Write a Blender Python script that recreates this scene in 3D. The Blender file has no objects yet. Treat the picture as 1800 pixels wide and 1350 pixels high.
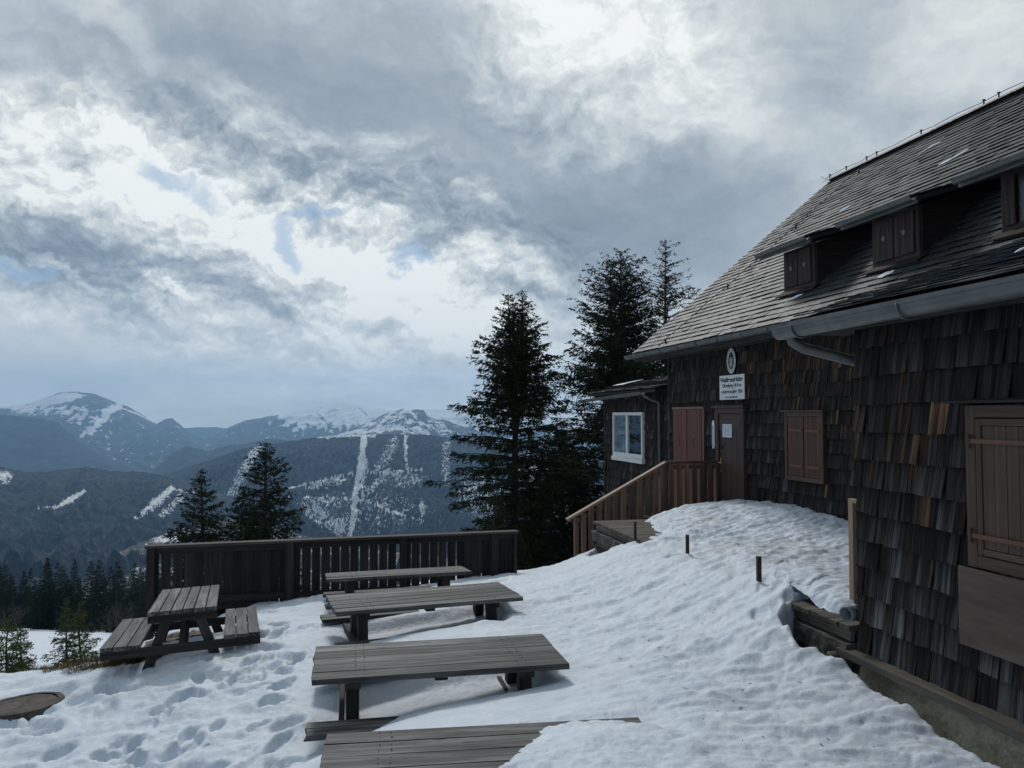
import bpy, math, random
import numpy as np
from mathutils import Matrix, Vector

# ------------------------------------------------------------------ camera, sky, sun, exposure
sc = bpy.context.scene
COL = sc.collection
CZ = 3.0                                   # eye height above the local datum
FPX = 1400.0
PITCH = math.atan(55 / FPX)
AZ = math.atan(310 / FPX)                  # the hut, tables and fence are turned by this angle
cam_d = bpy.data.cameras.new('camera')
cam = bpy.data.objects.new('camera', cam_d)
COL.objects.link(cam)
cam.location = (0, 0, CZ)
cam.rotation_euler = (math.pi / 2 + PITCH, 0, 0)
cam_d.sensor_width = 36.0
cam_d.lens = 28.0
cam_d.clip_start = 0.1
cam_d.clip_end = 80000
sc.camera = cam
sc.view_settings.view_transform = 'Standard'
sc.view_settings.look = 'None'
sc.view_settings.gamma = 1
sc.view_settings.exposure = -0.1
sc.cycles.use_denoising = True
sc.cycles.max_bounces = 6
sc.cycles.volume_bounces = 1
sc.cycles.transparent_max_bounces = 12

SUN_EL, SUN_AZ = math.radians(43), math.radians(-14)      # azimuth clockwise from +Y
sun_d = bpy.data.lights.new('sun', 'SUN')
sun_d.energy = 1.55
sun_d.angle = math.radians(11)
sun_d.color = (1.0, 0.965, 0.92)
sun = bpy.data.objects.new('sun', sun_d)
COL.objects.link(sun)
SUNV = Vector((math.sin(SUN_AZ) * math.cos(SUN_EL), math.cos(SUN_AZ) * math.cos(SUN_EL), math.sin(SUN_EL)))
sun.rotation_euler = SUNV.to_track_quat('Z', 'Y').to_euler()

PI = math.pi


def ray(px, py):
    cx = (px - 900) / FPX
    cy = (675 - py) / FPX
    return np.array([cx, math.cos(PITCH) - cy * math.sin(PITCH), math.sin(PITCH) + cy * math.cos(PITCH)])


class NT:
    """small helper for node graphs"""
    def __init__(s, tree):
        s.t = tree
        s.n = tree.nodes
        s.l = tree.links

    def node(s, typ, **kw):
        nd = s.n.new(typ)
        for k, v in kw.items():
            setattr(nd, k, v)
        return nd

    def put(s, sock, v):
        if isinstance(v, bpy.types.NodeSocket):
            s.l.new(v, sock)
        elif v is not None:
            if isinstance(v, (tuple, list)) and len(v) == 3 and sock.type == 'RGBA':
                v = (*v, 1)
            sock.default_value = v

    def math(s, op, a, b=None, c=None, clamp=False):
        nd = s.node('ShaderNodeMath', operation=op, use_clamp=clamp)
        s.put(nd.inputs[0], a)
        if b is not None:
            s.put(nd.inputs[1], b)
        if c is not None:
            s.put(nd.inputs[2], c)
        return nd.outputs[0]

    def vmath(s, op, a, b=None, scale=None):
        nd = s.node('ShaderNodeVectorMath', operation=op)
        s.put(nd.inputs[0], a)
        if b is not None:
            s.put(nd.inputs[1], b)
        if scale is not None:
            s.put(nd.inputs['Scale'], scale)
        return nd.outputs['Value'] if op in ('LENGTH', 'DOT_PRODUCT', 'DISTANCE') else nd.outputs['Vector']

    def noise(s, vec, scale=5, detail=3, rough=0.5, lac=2.0, dist=0.0, color=False):
        nd = s.node('ShaderNodeTexNoise')
        if vec is not None:
            s.put(nd.inputs['Vector'], vec)
        nd.inputs['Scale'].default_value = scale
        nd.inputs['Detail'].default_value = detail
        nd.inputs['Roughness'].default_value = rough
        nd.inputs['Lacunarity'].default_value = lac
        nd.inputs['Distortion'].default_value = dist
        return nd.outputs['Color'] if color else nd.outputs['Fac']

    def smooth(s, v, a, b, lo=0.0, hi=1.0, lin=False):
        nd = s.node('ShaderNodeMapRange', interpolation_type='LINEAR' if lin else 'SMOOTHSTEP')
        s.put(nd.inputs['Value'], v)
        for k, x in (('From Min', a), ('From Max', b), ('To Min', lo), ('To Max', hi)):
            s.put(nd.inputs[k], x)
        return nd.outputs['Result']

    def mix(s, f, a, b, blend='MIX'):
        nd = s.node('ShaderNodeMix', data_type='RGBA', blend_type=blend)
        s.put(nd.inputs['Factor'], f)
        s.put(nd.inputs[6], a)
        s.put(nd.inputs[7], b)
        return nd.outputs[2]

    def ramp(s, f, stops):
        nd = s.node('ShaderNodeValToRGB')
        s.put(nd.inputs[0], f)
        e = nd.color_ramp.elements
        while len(e) < len(stops):
            e.new(0.5)
        for x, (p, c) in zip(e, stops):
            x.position = p
            x.color = (*c, 1) if len(c) == 3 else c
        return nd.outputs[0]


# ---- world: physical sky with a broken cloud deck over it
world = bpy.data.worlds.new("World")
sc.world = world
world.use_nodes = True
W_ = NT(world.node_tree)
for nd in list(W_.n):
    W_.n.remove(nd)
tc = W_.node('ShaderNodeTexCoord')
D = tc.outputs['Generated']
sky = W_.node('ShaderNodeTexSky', sky_type='NISHITA')
sky.sun_disc = False
sky.sun_elevation = SUN_EL
sky.sun_rotation = SUN_AZ
sky.air_density = 1.0
sky.dust_density = 1.0
sky.altitude = 1464


def cloud_nodes():
    sep = W_.node('ShaderNodeSeparateXYZ')
    W_.put(sep.inputs[0], D)
    z = sep.outputs['Z']
    # stretch clouds sideways near the horizon, as a cloud deck seen in perspective
    dv = W_.vmath('MULTIPLY', D, (1.0, 1.0, 1.25))
    w1 = W_.vmath('SUBTRACT', W_.noise(dv, 4.2, 5, 0.55, color=True), (0.5, 0.5, 0.5))
    w2 = W_.vmath('SUBTRACT', W_.noise(dv, 14.0, 6, 0.62, color=True), (0.5, 0.5, 0.5))
    dw = W_.vmath('ADD', D, W_.vmath('ADD', W_.vmath('SCALE', w1, scale=0.16), W_.vmath('SCALE', w2, scale=0.075)))
    val = 0.0

    def blob(px, py, rx, ry, amp, hard=0.0, rot=0.0):
        """brightness patch of the cloud deck round one direction of the sky"""
        c = ray(px, py)
        c = c / np.linalg.norm(c)
        dd = W_.vmath('SUBTRACT', dw, tuple(c))
        # local frame at that direction: right / up
        rgt = np.cross(c, (0, 0, 1)); rgt /= np.linalg.norm(rgt)
        up = np.cross(rgt, c)
        cr, sr = math.cos(rot), math.sin(rot)
        e1 = cr * rgt + sr * up
        e2 = -sr * rgt + cr * up
        x = W_.math('MULTIPLY', W_.vmath('DOT_PRODUCT', dd, tuple(e1)), FPX / rx)
        y = W_.math('MULTIPLY', W_.vmath('DOT_PRODUCT', dd, tuple(e2)), FPX / ry)
        back = W_.vmath('DOT_PRODUCT', D, tuple(c))
        r2 = W_.math('ADD', W_.math('MULTIPLY', x, x), W_.math('MULTIPLY', y, y))
        r2 = W_.math('ADD', r2, W_.math('MULTIPLY', W_.math('LESS_THAN', back, 0.2), 9.0))
        g = W_.smooth(r2, 1.0, hard, 0.0, amp if (rx > 3000 or amp >= 1 or amp == 0.45) else amp * (1.0 if amp > 0 else 1.05))
        return g
    S_ = []
    for b in CLOUDS:
        S_.append(blob(*b))
    acc = S_[0]
    for g in S_[1:]:
        acc = W_.math('ADD', acc, g)
    # billows with a lit upper side, strongest in the cumulus bank
    wv = W_.vmath('ADD', dv, W_.vmath('ADD', W_.vmath('SCALE', w1, scale=0.12), W_.vmath('SCALE', w2, scale=0.05)))
    n0 = W_.noise(wv, 8.0, 10, 0.58)
    n1 = W_.noise(W_.vmath('ADD', wv, (0.004, 0.0, 0.020)), 8.0, 10, 0.58)
    m0 = W_.noise(wv, 24.0, 8, 0.6)
    m1 = W_.noise(W_.vmath('ADD', wv, (0.002, 0.0, 0.008)), 24.0, 8, 0.6)
    emb = W_.math('ADD', W_.math('MULTIPLY', W_.math('SUBTRACT', n0, n1), 1.5), W_.math('MULTIPLY', W_.math('SUBTRACT', m0, m1), 0.9))
    cum = W_.math('ADD', blob(420, 430, 760, 270, 1.0, 0.2, -0.15), blob(1050, 120, 300, 200, 0.45, 0.1, 0.0))
    big = W_.math('SUBTRACT', W_.noise(dv, 3.0, 5, 0.55), 0.5)
    v = W_.math('ADD', acc, W_.math('MULTIPLY', emb, W_.math('ADD', 0.30, W_.math('MULTIPLY', cum, 1.3))))
    v = W_.math('ADD', v, W_.math('MULTIPLY', big, 0.22))
    v = W_.math('ADD', v, W_.math('MULTIPLY', W_.math('SUBTRACT', n0, 0.5), W_.math('ADD', 0.26, W_.math('MULTIPLY', cum, 0.75))))
    # calmer, paler band towards the horizon
    band = W_.smooth(z, -0.02, 0.17, 1.0, 0.0)
    strk = W_.noise(W_.vmath('ADD', W_.vmath('MULTIPLY', D, (1.0, 1.0, 6.0)), W_.vmath('SCALE', w2, scale=0.15)), 5.0, 7, 0.6)
    vb = W_.math('ADD', 0.86, W_.math('MULTIPLY', W_.math('SUBTRACT', strk, 0.5), 0.9))
    bf = W_.math('MULTIPLY', band, 0.8)
    v = W_.math('ADD', W_.math('MULTIPLY', v, W_.math('SUBTRACT', 1.0, bf)), W_.math('MULTIPLY', vb, bf))
    cl = W_.ramp(v, [(0.0, (0.215, 0.262, 0.318)), (0.2, (0.295, 0.348, 0.405)), (0.40, (0.40, 0.455, 0.505)),
                     (0.60, (0.57, 0.62, 0.645)), (0.80, (0.77, 0.805, 0.80)), (1.0, (1.0, 1.02, 0.99))])
    cl = W_.vmath('SCALE', cl, scale=10.3)
    # gaps where the blue sky shows through, torn at the edges
    hole = None
    for (px, py, rx, ry, rot) in GAPS:
        g = blob(px, py, rx, ry, 1.0, 0.0, rot)
        hole = g if hole is None else W_.math('MAXIMUM', hole, g)
    hole = W_.math('MULTIPLY', hole, W_.smooth(W_.math('ADD', hole, W_.math('MULTIPLY', W_.math('SUBTRACT', m0, 0.5), 2.2)), 0.15, 0.95))
    hole = W_.math('MULTIPLY', hole, 0.6)
    return W_.mix(hole, cl, W_.vmath('ADD', W_.vmath('SCALE', sky.outputs[0], scale=0.5), (0.6, 1.5, 2.6)))


# px, py, rx, ry, amplitude, hardness, tilt
CLOUDS = [
    (900, 300, 6000, 3000, 0.585, 0.9, 0.0),
    (820, 250, 620, 250, -0.24, 0.05, -0.25),        # big grey deck across the middle
    (330, 130, 420, 130, -0.13, 0.05, -0.15),
    (1180, 400, 420, 170, -0.17, 0.05, 0.0),
    (1060, 110, 330, 170, 0.32, 0.05, -0.2),         # bright break high up
    (1000, 60, 150, 100, 0.18, 0.05, 0.0),
    (1560, 130, 260, 150, -0.08, 0.05, 0.0),
    (1730, 60, 200, 110, 0.24, 0.05, 0.0),
    (1350, 260, 240, 90, 0.10, 0.05, -0.3),
    (430, 185, 150, 50, 0.26, 0.05, -0.4),
    (200, 40, 120, 50, 0.22, 0.05, -0.6),
    (110, 270, 260, 150, 0.24, 0.05, -0.3),
    (350, 350, 230, 60, 0.30, 0.4, -0.5),            # lit shoulder of the cumulus bank
    (450, 430, 120, 60, 0.22, 0.35, -0.95),
    (250, 500, 340, 95, -0.20, 0.2, -0.1),           # its shaded underside
    (90, 480, 200, 90, -0.12, 0.2, 0.0),
    (90, 485, 80, 16, 0.38, 0.15, -0.5),
    (310, 500, 90, 18, 0.42, 0.15, -0.35),
    (640, 430, 190, 60, 0.32, 0.35, -0.35),
    (790, 560, 250, 70, 0.26, 0.2, -0.5),
    (560, 560, 100, 50, 0.22, 0.2, -0.6),
    (900, 480, 150, 40, 0.24, 0.1, -0.1),
    (680, 500, 90, 40, -0.18, 0.2, -0.4),
    (980, 620, 300, 120, 0.10, 0.1, 0.0),
    (560, 600, 700, 110, 0.16, 0.1, 0.0),
    (640, 520, 260, 110, 0.14, 0.1, -0.3),
    (1240, 560, 160, 90, 0.16, 0.1, 0.0),
]
GAPS = [(310, 300, 90, 30, -0.3), (505, 425, 55, 36, -0.9), (570, 388, 90, 22, 0.1), (750, 465, 46, 28, -0.6), (20, 500, 80, 30, 0.1)]
bg = W_.node('ShaderNodeBackground')
bg.inputs['Strength'].default_value = 0.1
W_.put(bg.inputs['Color'], cloud_nodes())
wo = W_.node('ShaderNodeOutputWorld')
W_.l.new(bg.outputs[0], wo.inputs['Surface'])

# ------------------------------------------------------------------ frames and helpers
CA, SA = math.cos(AZ), math.sin(AZ)
VH = np.array([CA, SA, 0.0])               # across, away from the hut wall to the right
UH = np.array([-SA, CA, 0.0])              # along the hut wall, into the distance
ROT = Matrix.Rotation(AZ, 4, 'Z')
FM = Matrix.Translation((0, 0, CZ)) @ ROT  # hut frame (v, u, z below/above the eye) -> world


def W(v, u, z):
    q = VH * v + UH * u
    return np.array([q[0], q[1], z + CZ])


def f_of(q):
    return (float(q @ VH), float(q @ UH), float(q[2]))


def PV(px, py, v):
    r = ray(px, py)
    return f_of(r * v / (r @ VH))


def PU(px, py, u):
    r = ray(px, py)
    return f_of(r * u / (r @ UH))


def PH(px, py, h):
    r = ray(px, py)
    return f_of(r * -h / r[2])


def PY(px, py, y):
    r = ray(px, py)
    return r * y / r[1] + np.array([0, 0, CZ])


def tag(o, label=None, cat=None, group=None, kind=None):
    if label: o['label'] = label
    if cat: o['category'] = cat
    if group: o['group'] = group
    if kind: o['kind'] = kind
    return o


MW = {}


def thing(name, label, cat, M, group=None):
    """Empty at the thing's base"""
    o = bpy.data.objects.new(name, None)
    COL.objects.link(o)
    o.empty_display_size = 0.2
    o.matrix_world = M
    MW[o.name] = M.copy()
    return tag(o, label, cat, group)


def fthing(name, label, cat, v, u, z, group=None):
    q = W(v, u, z)
    return thing(name, label, cat, Matrix.Translation(Vector(q)) @ ROT, group)


class MB:
    """collects solids into one mesh; every solid carries grain coordinates (gv), a random number and a tint"""
    def __init__(s, seed=0):
        s.v = []; s.f = []; s.gv = []; s.rnd = []; s.col = []; s.sm = []
        s.R = random.Random(seed)

    def add(s, verts, faces, gv=None, rnd=None, col=(1, 1, 1), smooth=False):
        b = len(s.v)
        r = s.R.random() if rnd is None else rnd
        s.v.extend([tuple(map(float, q)) for q in verts])
        g = verts if gv is None else gv
        off = (r * 37.0, r * 91.0, r * 53.0)
        s.gv.extend([(q[0] + off[0], q[1] + off[1], q[2] + off[2]) for q in g])
        s.rnd.extend([r] * len(verts))
        s.col.extend(col if isinstance(col, list) else [col] * len(verts))
        s.f.extend([tuple(b + i for i in f) for f in faces])
        s.sm.extend([smooth] * len(faces))

    BF = [(0, 3, 2, 1), (4, 5, 6, 7), (0, 1, 5, 4), (1, 2, 6, 5), (2, 3, 7, 6), (3, 0, 4, 7)]

    def hexa(s, p, rnd=None, col=(1, 1, 1)):
        """8 corners: 0-3 one face, 4-7 the opposite one"""
        p = [np.array(q, float) for q in p]
        e = [np.linalg.norm(p[1] - p[0]), np.linalg.norm(p[3] - p[0]), np.linalg.norm(p[4] - p[0])]
        o = sorted(range(3), key=lambda i: -e[i])
        loc = [(0, 0, 0), (1, 0, 0), (1, 1, 0), (0, 1, 0), (0, 0, 1), (1, 0, 1), (1, 1, 1), (0, 1, 1)]
        gv = [tuple(l[k] * e[k] for k in o) for l in loc]
        s.add(p, s.BF, gv, rnd, col)

    def box(s, lo, hi, rnd=None, col=(1, 1, 1)):
        (a, b, c), (d, e, f) = lo, hi
        s.hexa([(a, b, c), (d, b, c), (d, e, c), (a, e, c), (a, b, f), (d, b, f), (d, e, f), (a, e, f)], rnd, col)

    def obox(s, c, X, Y, Z, rnd=None, col=(1, 1, 1)):
        """box from centre and three full edge vectors"""
        c, X, Y, Z = map(lambda q: np.array(q, float), (c, X, Y, Z))
        o = c - X / 2 - Y / 2 - Z / 2
        s.hexa([o, o + X, o + X + Y, o + Y, o + Z, o + X + Z, o + X + Y + Z, o + Y + Z], rnd, col)

    def beam(s, a, b, w, h, up=(0, 0, 1), rnd=None, col=(1, 1, 1)):
        a, b, up = np.array(a, float), np.array(b, float), np.array(up, float)
        d = b - a
        x = np.cross(d, up); x /= np.linalg.norm(x)
        y = np.cross(x, d); y /= np.linalg.norm(y)
        s.obox((a + b) / 2, d, x * w, y * h, rnd, col)

    def tube(s, path, rad, n=10, caps=True, rnd=None, col=(1, 1, 1)):
        path = [np.array(q, float) for q in path]
        if not isinstance(rad, (list, tuple)):
            rad = [rad] * len(path)
        vs = []; gv = []; L = 0
        ref = np.array((0, 0, 1.0))
        for i, q in enumerate(path):
            d = path[min(i + 1, len(path) - 1)] - path[max(i - 1, 0)]
            d = d / (np.linalg.norm(d) + 1e-9)
            if abs(d @ ref) > 0.95:
                ref = np.array((1.0, 0, 0)) if abs(d[0]) < 0.9 else np.array((0, 1.0, 0))
            x = np.cross(ref, d); x /= np.linalg.norm(x)
            y = np.cross(d, x)
            if i: L += np.linalg.norm(q - path[i - 1])
            for k in range(n):
                t = 2 * PI * k / n
                vs.append(q + rad[i] * (math.cos(t) * x + math.sin(t) * y))
                gv.append((L, rad[i] * math.cos(t), rad[i] * math.sin(t)))
        fs = []
        for i in range(len(path) - 1):
            for k in range(n):
                k2 = (k + 1) % n
                fs.append((i * n + k, i * n + k2, (i + 1) * n + k2, (i + 1) * n + k))
        if caps:
            fs.append(tuple(range(n - 1, -1, -1)))
            fs.append(tuple((len(path) - 1) * n + k for k in range(n)))
        s.add(vs, fs, gv, rnd, col, smooth=True)

    def sweep(s, prof, a, b, axes, rnd=None, col=(1, 1, 1), closed=True, smooth=False):
        """extrude a 2-D profile from a to b; axes = (e1, e2)"""
        a, b = np.array(a, float), np.array(b, float)
        e1, e2 = np.array(axes[0], float), np.array(axes[1], float)
        n = len(prof)
        vs = [a + p[0] * e1 + p[1] * e2 for p in prof] + [b + p[0] * e1 + p[1] * e2 for p in prof]
        L = np.linalg.norm(b - a)
        gv = [(0, p[0], p[1]) for p in prof] + [(L, p[0], p[1]) for p in prof]
        m = n if closed else n - 1
        fs = [(i, (i + 1) % n, n + (i + 1) % n, n + i) for i in range(m)]
        if closed:
            fs += [tuple(range(n - 1, -1, -1)), tuple(range(n, 2 * n))]
        s.add(vs, fs, gv, rnd, col, smooth=smooth)

    def build(s, name, mat, parent=None, frame=None, bevel=0.0):
        """frame: matrix taking the collected coordinates to the world (default: the hut frame)"""
        M = FM if frame is None else frame
        v = np.array(s.v)
        v4 = np.c_[v, np.ones(len(v))] @ np.array(M).T
        if parent is not None:
            P = MW[parent.name]
        else:
            mn, mx = v4[:, :3].min(0), v4[:, :3].max(0)
            P = Matrix.Translation(((mn[0] + mx[0]) / 2, (mn[1] + mx[1]) / 2, mn[2])) @ ROT
        loc = (v4 @ np.array(P.inverted()).T)[:, :3]
        me = bpy.data.meshes.new(name)
        me.from_pydata([tuple(q) for q in loc], [], s.f)
        me.attributes.new('gv', 'FLOAT_VECTOR', 'POINT').data.foreach_set('vector', np.array(s.gv, np.float32).ravel())
        me.attributes.new('rnd', 'FLOAT', 'POINT').data.foreach_set('value', np.array(s.rnd, np.float32))
        c = np.c_[np.array(s.col, np.float32), np.ones(len(s.col), np.float32)]
        me.attributes.new('col', 'FLOAT_COLOR', 'POINT').data.foreach_set('color', c.astype(np.float32).ravel())
        me.polygons.foreach_set('use_smooth', s.sm)
        me.materials.append(mat)
        me.update()
        o = bpy.data.objects.new(name, me)
        COL.objects.link(o)
        if parent is not None:
            o.parent = parent
        else:
            o.matrix_world = P
        MW[o.name] = P.copy()
        if bevel:
            m = o.modifiers.new('bevel', 'BEVEL'); m.width = bevel; m.segments = 2; m.limit_method = 'ANGLE'
        return o


def mesh_np(name, V, F, mat, attrs=None, smooth=True, parent=None):
    """mesh straight from numpy arrays; F is (n,4) or (n,3)"""
    me = bpy.data.meshes.new(name)
    k = F.shape[1]
    me.vertices.add(len(V)); me.vertices.foreach_set('co', V.astype(np.float32).ravel())
    me.loops.add(F.size); me.loops.foreach_set('vertex_index', F.astype(np.int32).ravel())
    me.polygons.add(len(F))
    me.polygons.foreach_set('loop_start', np.arange(0, F.size, k, dtype=np.int32))
    me.polygons.foreach_set('loop_total', np.full(len(F), k, np.int32))
    me.polygons.foreach_set('use_smooth', np.full(len(F), smooth))
    for n_, a_ in (attrs or {}).items():
        me.attributes.new(n_, 'FLOAT', 'POINT').data.foreach_set('value', a_.astype(np.float32).ravel())
    me.materials.append(mat)
    me.update(calc_edges=True)
    o = bpy.data.objects.new(name, me)
    COL.objects.link(o)
    if parent is not None:
        o.parent = parent
    MW[o.name] = MW[parent.name].copy() if parent is not None else Matrix.Identity(4)
    return o


def grid_faces(nr, nc):
    i = np.arange(nr - 1)[:, None] * nc + np.arange(nc - 1)[None, :]
    i = i.ravel()
    return np.c_[i, i + 1, i + nc + 1, i + nc]


_rs = np.random.RandomState(7)
_perm = _rs.permutation(512)
_perm = np.r_[_perm, _perm, _perm]
_ga = _rs.rand(1600) * 2 * PI
_gx, _gy = np.cos(_ga), np.sin(_ga)


def perlin(x, y):
    xi = np.floor(x).astype(int); yi = np.floor(y).astype(int)
    xf = x - xi; yf = y - yi
    u = xf * xf * xf * (xf * (xf * 6 - 15) + 10); v = yf * yf * yf * (yf * (yf * 6 - 15) + 10)

    def g(ix, iy, dx, dy):
        h = _perm[(_perm[ix & 511] + iy) & 511]
        return _gx[h] * dx + _gy[h] * dy
    a = g(xi, yi, xf, yf); b = g(xi + 1, yi, xf - 1, yf)
    c = g(xi, yi + 1, xf, yf - 1); d = g(xi + 1, yi + 1, xf - 1, yf - 1)
    return (a + (b - a) * u) + ((c + (d - c) * u) - (a + (b - a) * u)) * v


def fbm(x, y, o=4, g=0.5, ridged=False):
    r = np.zeros_like(x); am = 1.0; fr = 1.0
    for i in range(o):
        n = perlin(x * fr + 17.3 * i, y * fr - 9.1 * i)
        r += am * ((1 - 2.5 * np.abs(n)) if ridged else n)
        am *= g; fr *= 2.03
    return r


def sstep(a, b, x):
    t = np.clip((x - a) / (b - a), 0, 1)
    return t * t * (3 - 2 * t)


# ------------------------------------------------------------------ materials
def new_mat(name):
    m = bpy.data.materials.new(name)
    m.use_nodes = True
    t = NT(m.node_tree)
    b = t.n['Principled BSDF']
    return m, t, b


def attr(t, name, out='Fac'):
    nd = t.node('ShaderNodeAttribute', attribute_name=name)
    return nd.outputs[out]


def wood(name, dark, light, rough=0.75, grain=26.0, bump=0.35, spec=0.3, knots=False, var=0.35, wear=None, pw=1.0):
    m, t, b = new_mat(name)
    gv = attr(t, 'gv', 'Vector')
    g1 = t.noise(t.vmath('MULTIPLY', gv, (0.8, grain, grain)), 1.0, 5, 0.6, dist=0.25)
    g2 = t.noise(t.vmath('MULTIPLY', gv, (2.2, grain * 3.4, grain * 3.4)), 1.0, 3, 0.6)
    big = t.noise(t.vmath('MULTIPLY', gv, (1.2, 4.0, 4.0)), 1.0, 4, 0.6)
    s = t.math('ADD', t.math('MULTIPLY', g1, 0.6), t.math('MULTIPLY', g2, 0.4))
    s = t.smooth(s, 0.38, 0.63)
    s = t.math('ADD', t.math('MULTIPLY', s, 0.7), t.math('MULTIPLY', t.smooth(big, 0.3, 0.7), 0.3))
    if pw != 1.0: s = t.math('POWER', s, pw)
    c = t.mix(s, dark, light)
    r = attr(t, 'rnd')
    c = t.vmath('SCALE', c, scale=t.smooth(r, 0, 1, 1 - var, 1 + var, lin=True))
    c = t.vmath('MULTIPLY', c, attr(t, 'col', 'Color'))
    if knots:
        vo = t.node('ShaderNodeTexVoronoi')
        t.put(vo.inputs['Vector'], t.vmath('MULTIPLY', gv, (2.6, 9.0, 1.0)))
        vo.inputs['Scale'].default_value = 1.0
        k = t.smooth(vo.outputs['Distance'], 0.16, 0.06)
        c = t.mix(t.math('MULTIPLY', k, 0.7), c, tuple(x * 0.4 for x in dark))
    if wear:
        w = t.smooth(t.noise(t.vmath('MULTIPLY', gv, (3.0, 14.0, 14.0)), 1.3, 5, 0.65), 0.56, 0.68)
        c = t.mix(w, c, wear)
    t.put(b.inputs['Base Color'], c)
    b.inputs['Roughness'].default_value = rough
    b.inputs['Specular IOR Level'].default_value = spec
    bp = t.node('ShaderNodeBump')
    bp.inputs['Strength'].default_value = bump
    bp.inputs['Distance'].default_value = 0.004
    t.put(bp.inputs['Height'], s)
    t.l.new(bp.outputs[0], b.inputs['Normal'])
    return m


M_shingle = wood('weathered_shingle', (0.008, 0.0075, 0.0075), (0.100, 0.099, 0.098), 0.8, 20, 0.6, 0.15, var=0.34, pw=1.6)
M_table = wood('grey_table_wood', (0.012, 0.012, 0.012), (0.185, 0.187, 0.182), 0.62, 11, 0.9, 0.3, knots=True, var=0.42, pw=1.35)
M_beam = wood('dark_beam_wood', (0.014, 0.013, 0.012), (0.07, 0.065, 0.06), 0.75, 24, 0.4, 0.25)
M_fence = wood('dark_fence_wood', (0.010, 0.009, 0.009), (0.045, 0.036, 0.033), 0.75, 24, 0.4, 0.25, var=0.45)
M_rail = wood('brown_rail_wood', (0.07, 0.037, 0.023), (0.215, 0.125, 0.077), 0.55, 22, 0.3, 0.35, var=0.3)
M_red = wood('red_brown_shutter_paint', (0.095, 0.036, 0.022), (0.145, 0.060, 0.038), 0.55, 20, 0.25, 0.3, var=0.12)
M_red2 = wood('dark_red_brown_paint', (0.055, 0.026, 0.018), (0.100, 0.048, 0.033), 0.55, 20, 0.25, 0.3, var=0.12)
M_brown = wood('brown_door_paint', (0.042, 0.027, 0.021), (0.078, 0.050, 0.040), 0.55, 20, 0.25, 0.3, var=0.1)
M_brown2 = wood('worn_brown_shutter_paint', (0.056, 0.036, 0.027), (0.104, 0.068, 0.051), 0.6, 20, 0.25, 0.3, var=0.12)
M_board = wood('reddish_panel', (0.062, 0.043, 0.034), (0.130, 0.093, 0.076), 0.55, 5, 0.15, 0.3, var=0.05)
M_pale = wood('new_pale_timber', (0.30, 0.21, 0.13), (0.43, 0.32, 0.21), 0.6, 18, 0.2, 0.3, var=0.05)
M_dorm = wood('old_dormer_wood', (0.022, 0.014, 0.012), (0.075, 0.055, 0.05), 0.75, 26, 0.4, 0.2, var=0.2)
M_sill = wood('grey_brown_sill', (0.05, 0.045, 0.037), (0.10, 0.092, 0.075), 0.7, 14, 0.3, 0.25)
M_deck = wood('worn_deck_wood', (0.05, 0.042, 0.035), (0.16, 0.14, 0.12), 0.75, 24, 0.5, 0.25, var=0.3)


def plain(name, c, rough=0.5, metal=0.0, spec=0.5, nscale=6.0, namp=0.25, bump=0.0):
    m, t, b = new_mat(name)
    g = t.node('ShaderNodeTexCoord').outputs['Object']
    n = t.noise(g, nscale, 5, 0.6)
    col = t.vmath('SCALE', t.mix(0.0, c, c), scale=t.smooth(n, 0.25, 0.75, 1 - namp, 1 + namp))
    col = t.vmath('MULTIPLY', col, attr(t, 'col', 'Color')) if name.startswith('slate') else col
    t.put(b.inputs['Base Color'], col)
    t.put(b.inputs['Roughness'], t.smooth(t.noise(g, nscale * 3, 4), 0.3, 0.7, rough - 0.08, rough + 0.1))
    b.inputs['Metallic'].default_value = metal
    b.inputs['Specular IOR Level'].default_value = spec
    if bump:
        bp = t.node('ShaderNodeBump'); bp.inputs['Strength'].default_value = 0.6; bp.inputs['Distance'].default_value = bump
        t.put(bp.inputs['Height'], t.noise(g, nscale * 4, 6, 0.6)); t.l.new(bp.outputs[0], b.inputs['Normal'])
    return m


M_slate = plain('slate', (0.032, 0.038, 0.041), 0.52, 0, 0.32, 9, 0.35, 0.002)
M_zinc = plain('zinc_gutter', (0.125, 0.135, 0.135), 0.45, 0.35, 0.5, 4, 0.2)
M_lead = plain('dark_flashing', (0.03, 0.03, 0.032), 0.5, 0.3)
M_iron = plain('rusty_iron', (0.035, 0.028, 0.026), 0.7, 0.3)
M_white = plain('white_window_plastic', (0.72, 0.73, 0.72), 0.35, 0, 0.5, 3, 0.06)
M_enamel = plain('white_enamel', (0.66, 0.70, 0.71), 0.35, 0, 0.5, 7, 0.1)
M_black = plain('black_paint', (0.012, 0.012, 0.014), 0.6)
M_brass = plain('brass', (0.62, 0.42, 0.15), 0.3, 1.0)
M_pipe = plain('grey_plastic_pipe', (0.16, 0.18, 0.19), 0.5)
M_dark = plain('painted_shade', (0.006, 0.006, 0.006), 0.9)  # painted shade for the unlit room and the shutter cut-outs
M_curtain = plain('pale_curtain', (0.55, 0.62, 0.66), 0.9, nscale=3)
M_pane = plain('grey_pane', (0.035, 0.042, 0.046), 0.3)
M_green = plain('emblem_green', (0.10, 0.13, 0.08), 0.5, nscale=30, namp=0.5)
M_paper = plain('notice_paper', (0.62, 0.68, 0.74), 0.7, nscale=3, namp=0.05)
M_ink = plain('grey_ink', (0.16, 0.19, 0.24), 0.8)
M_greywood = wood('grey_disc_patch', (0.06, 0.05, 0.045), (0.14, 0.125, 0.115), 0.9, 20)


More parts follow.
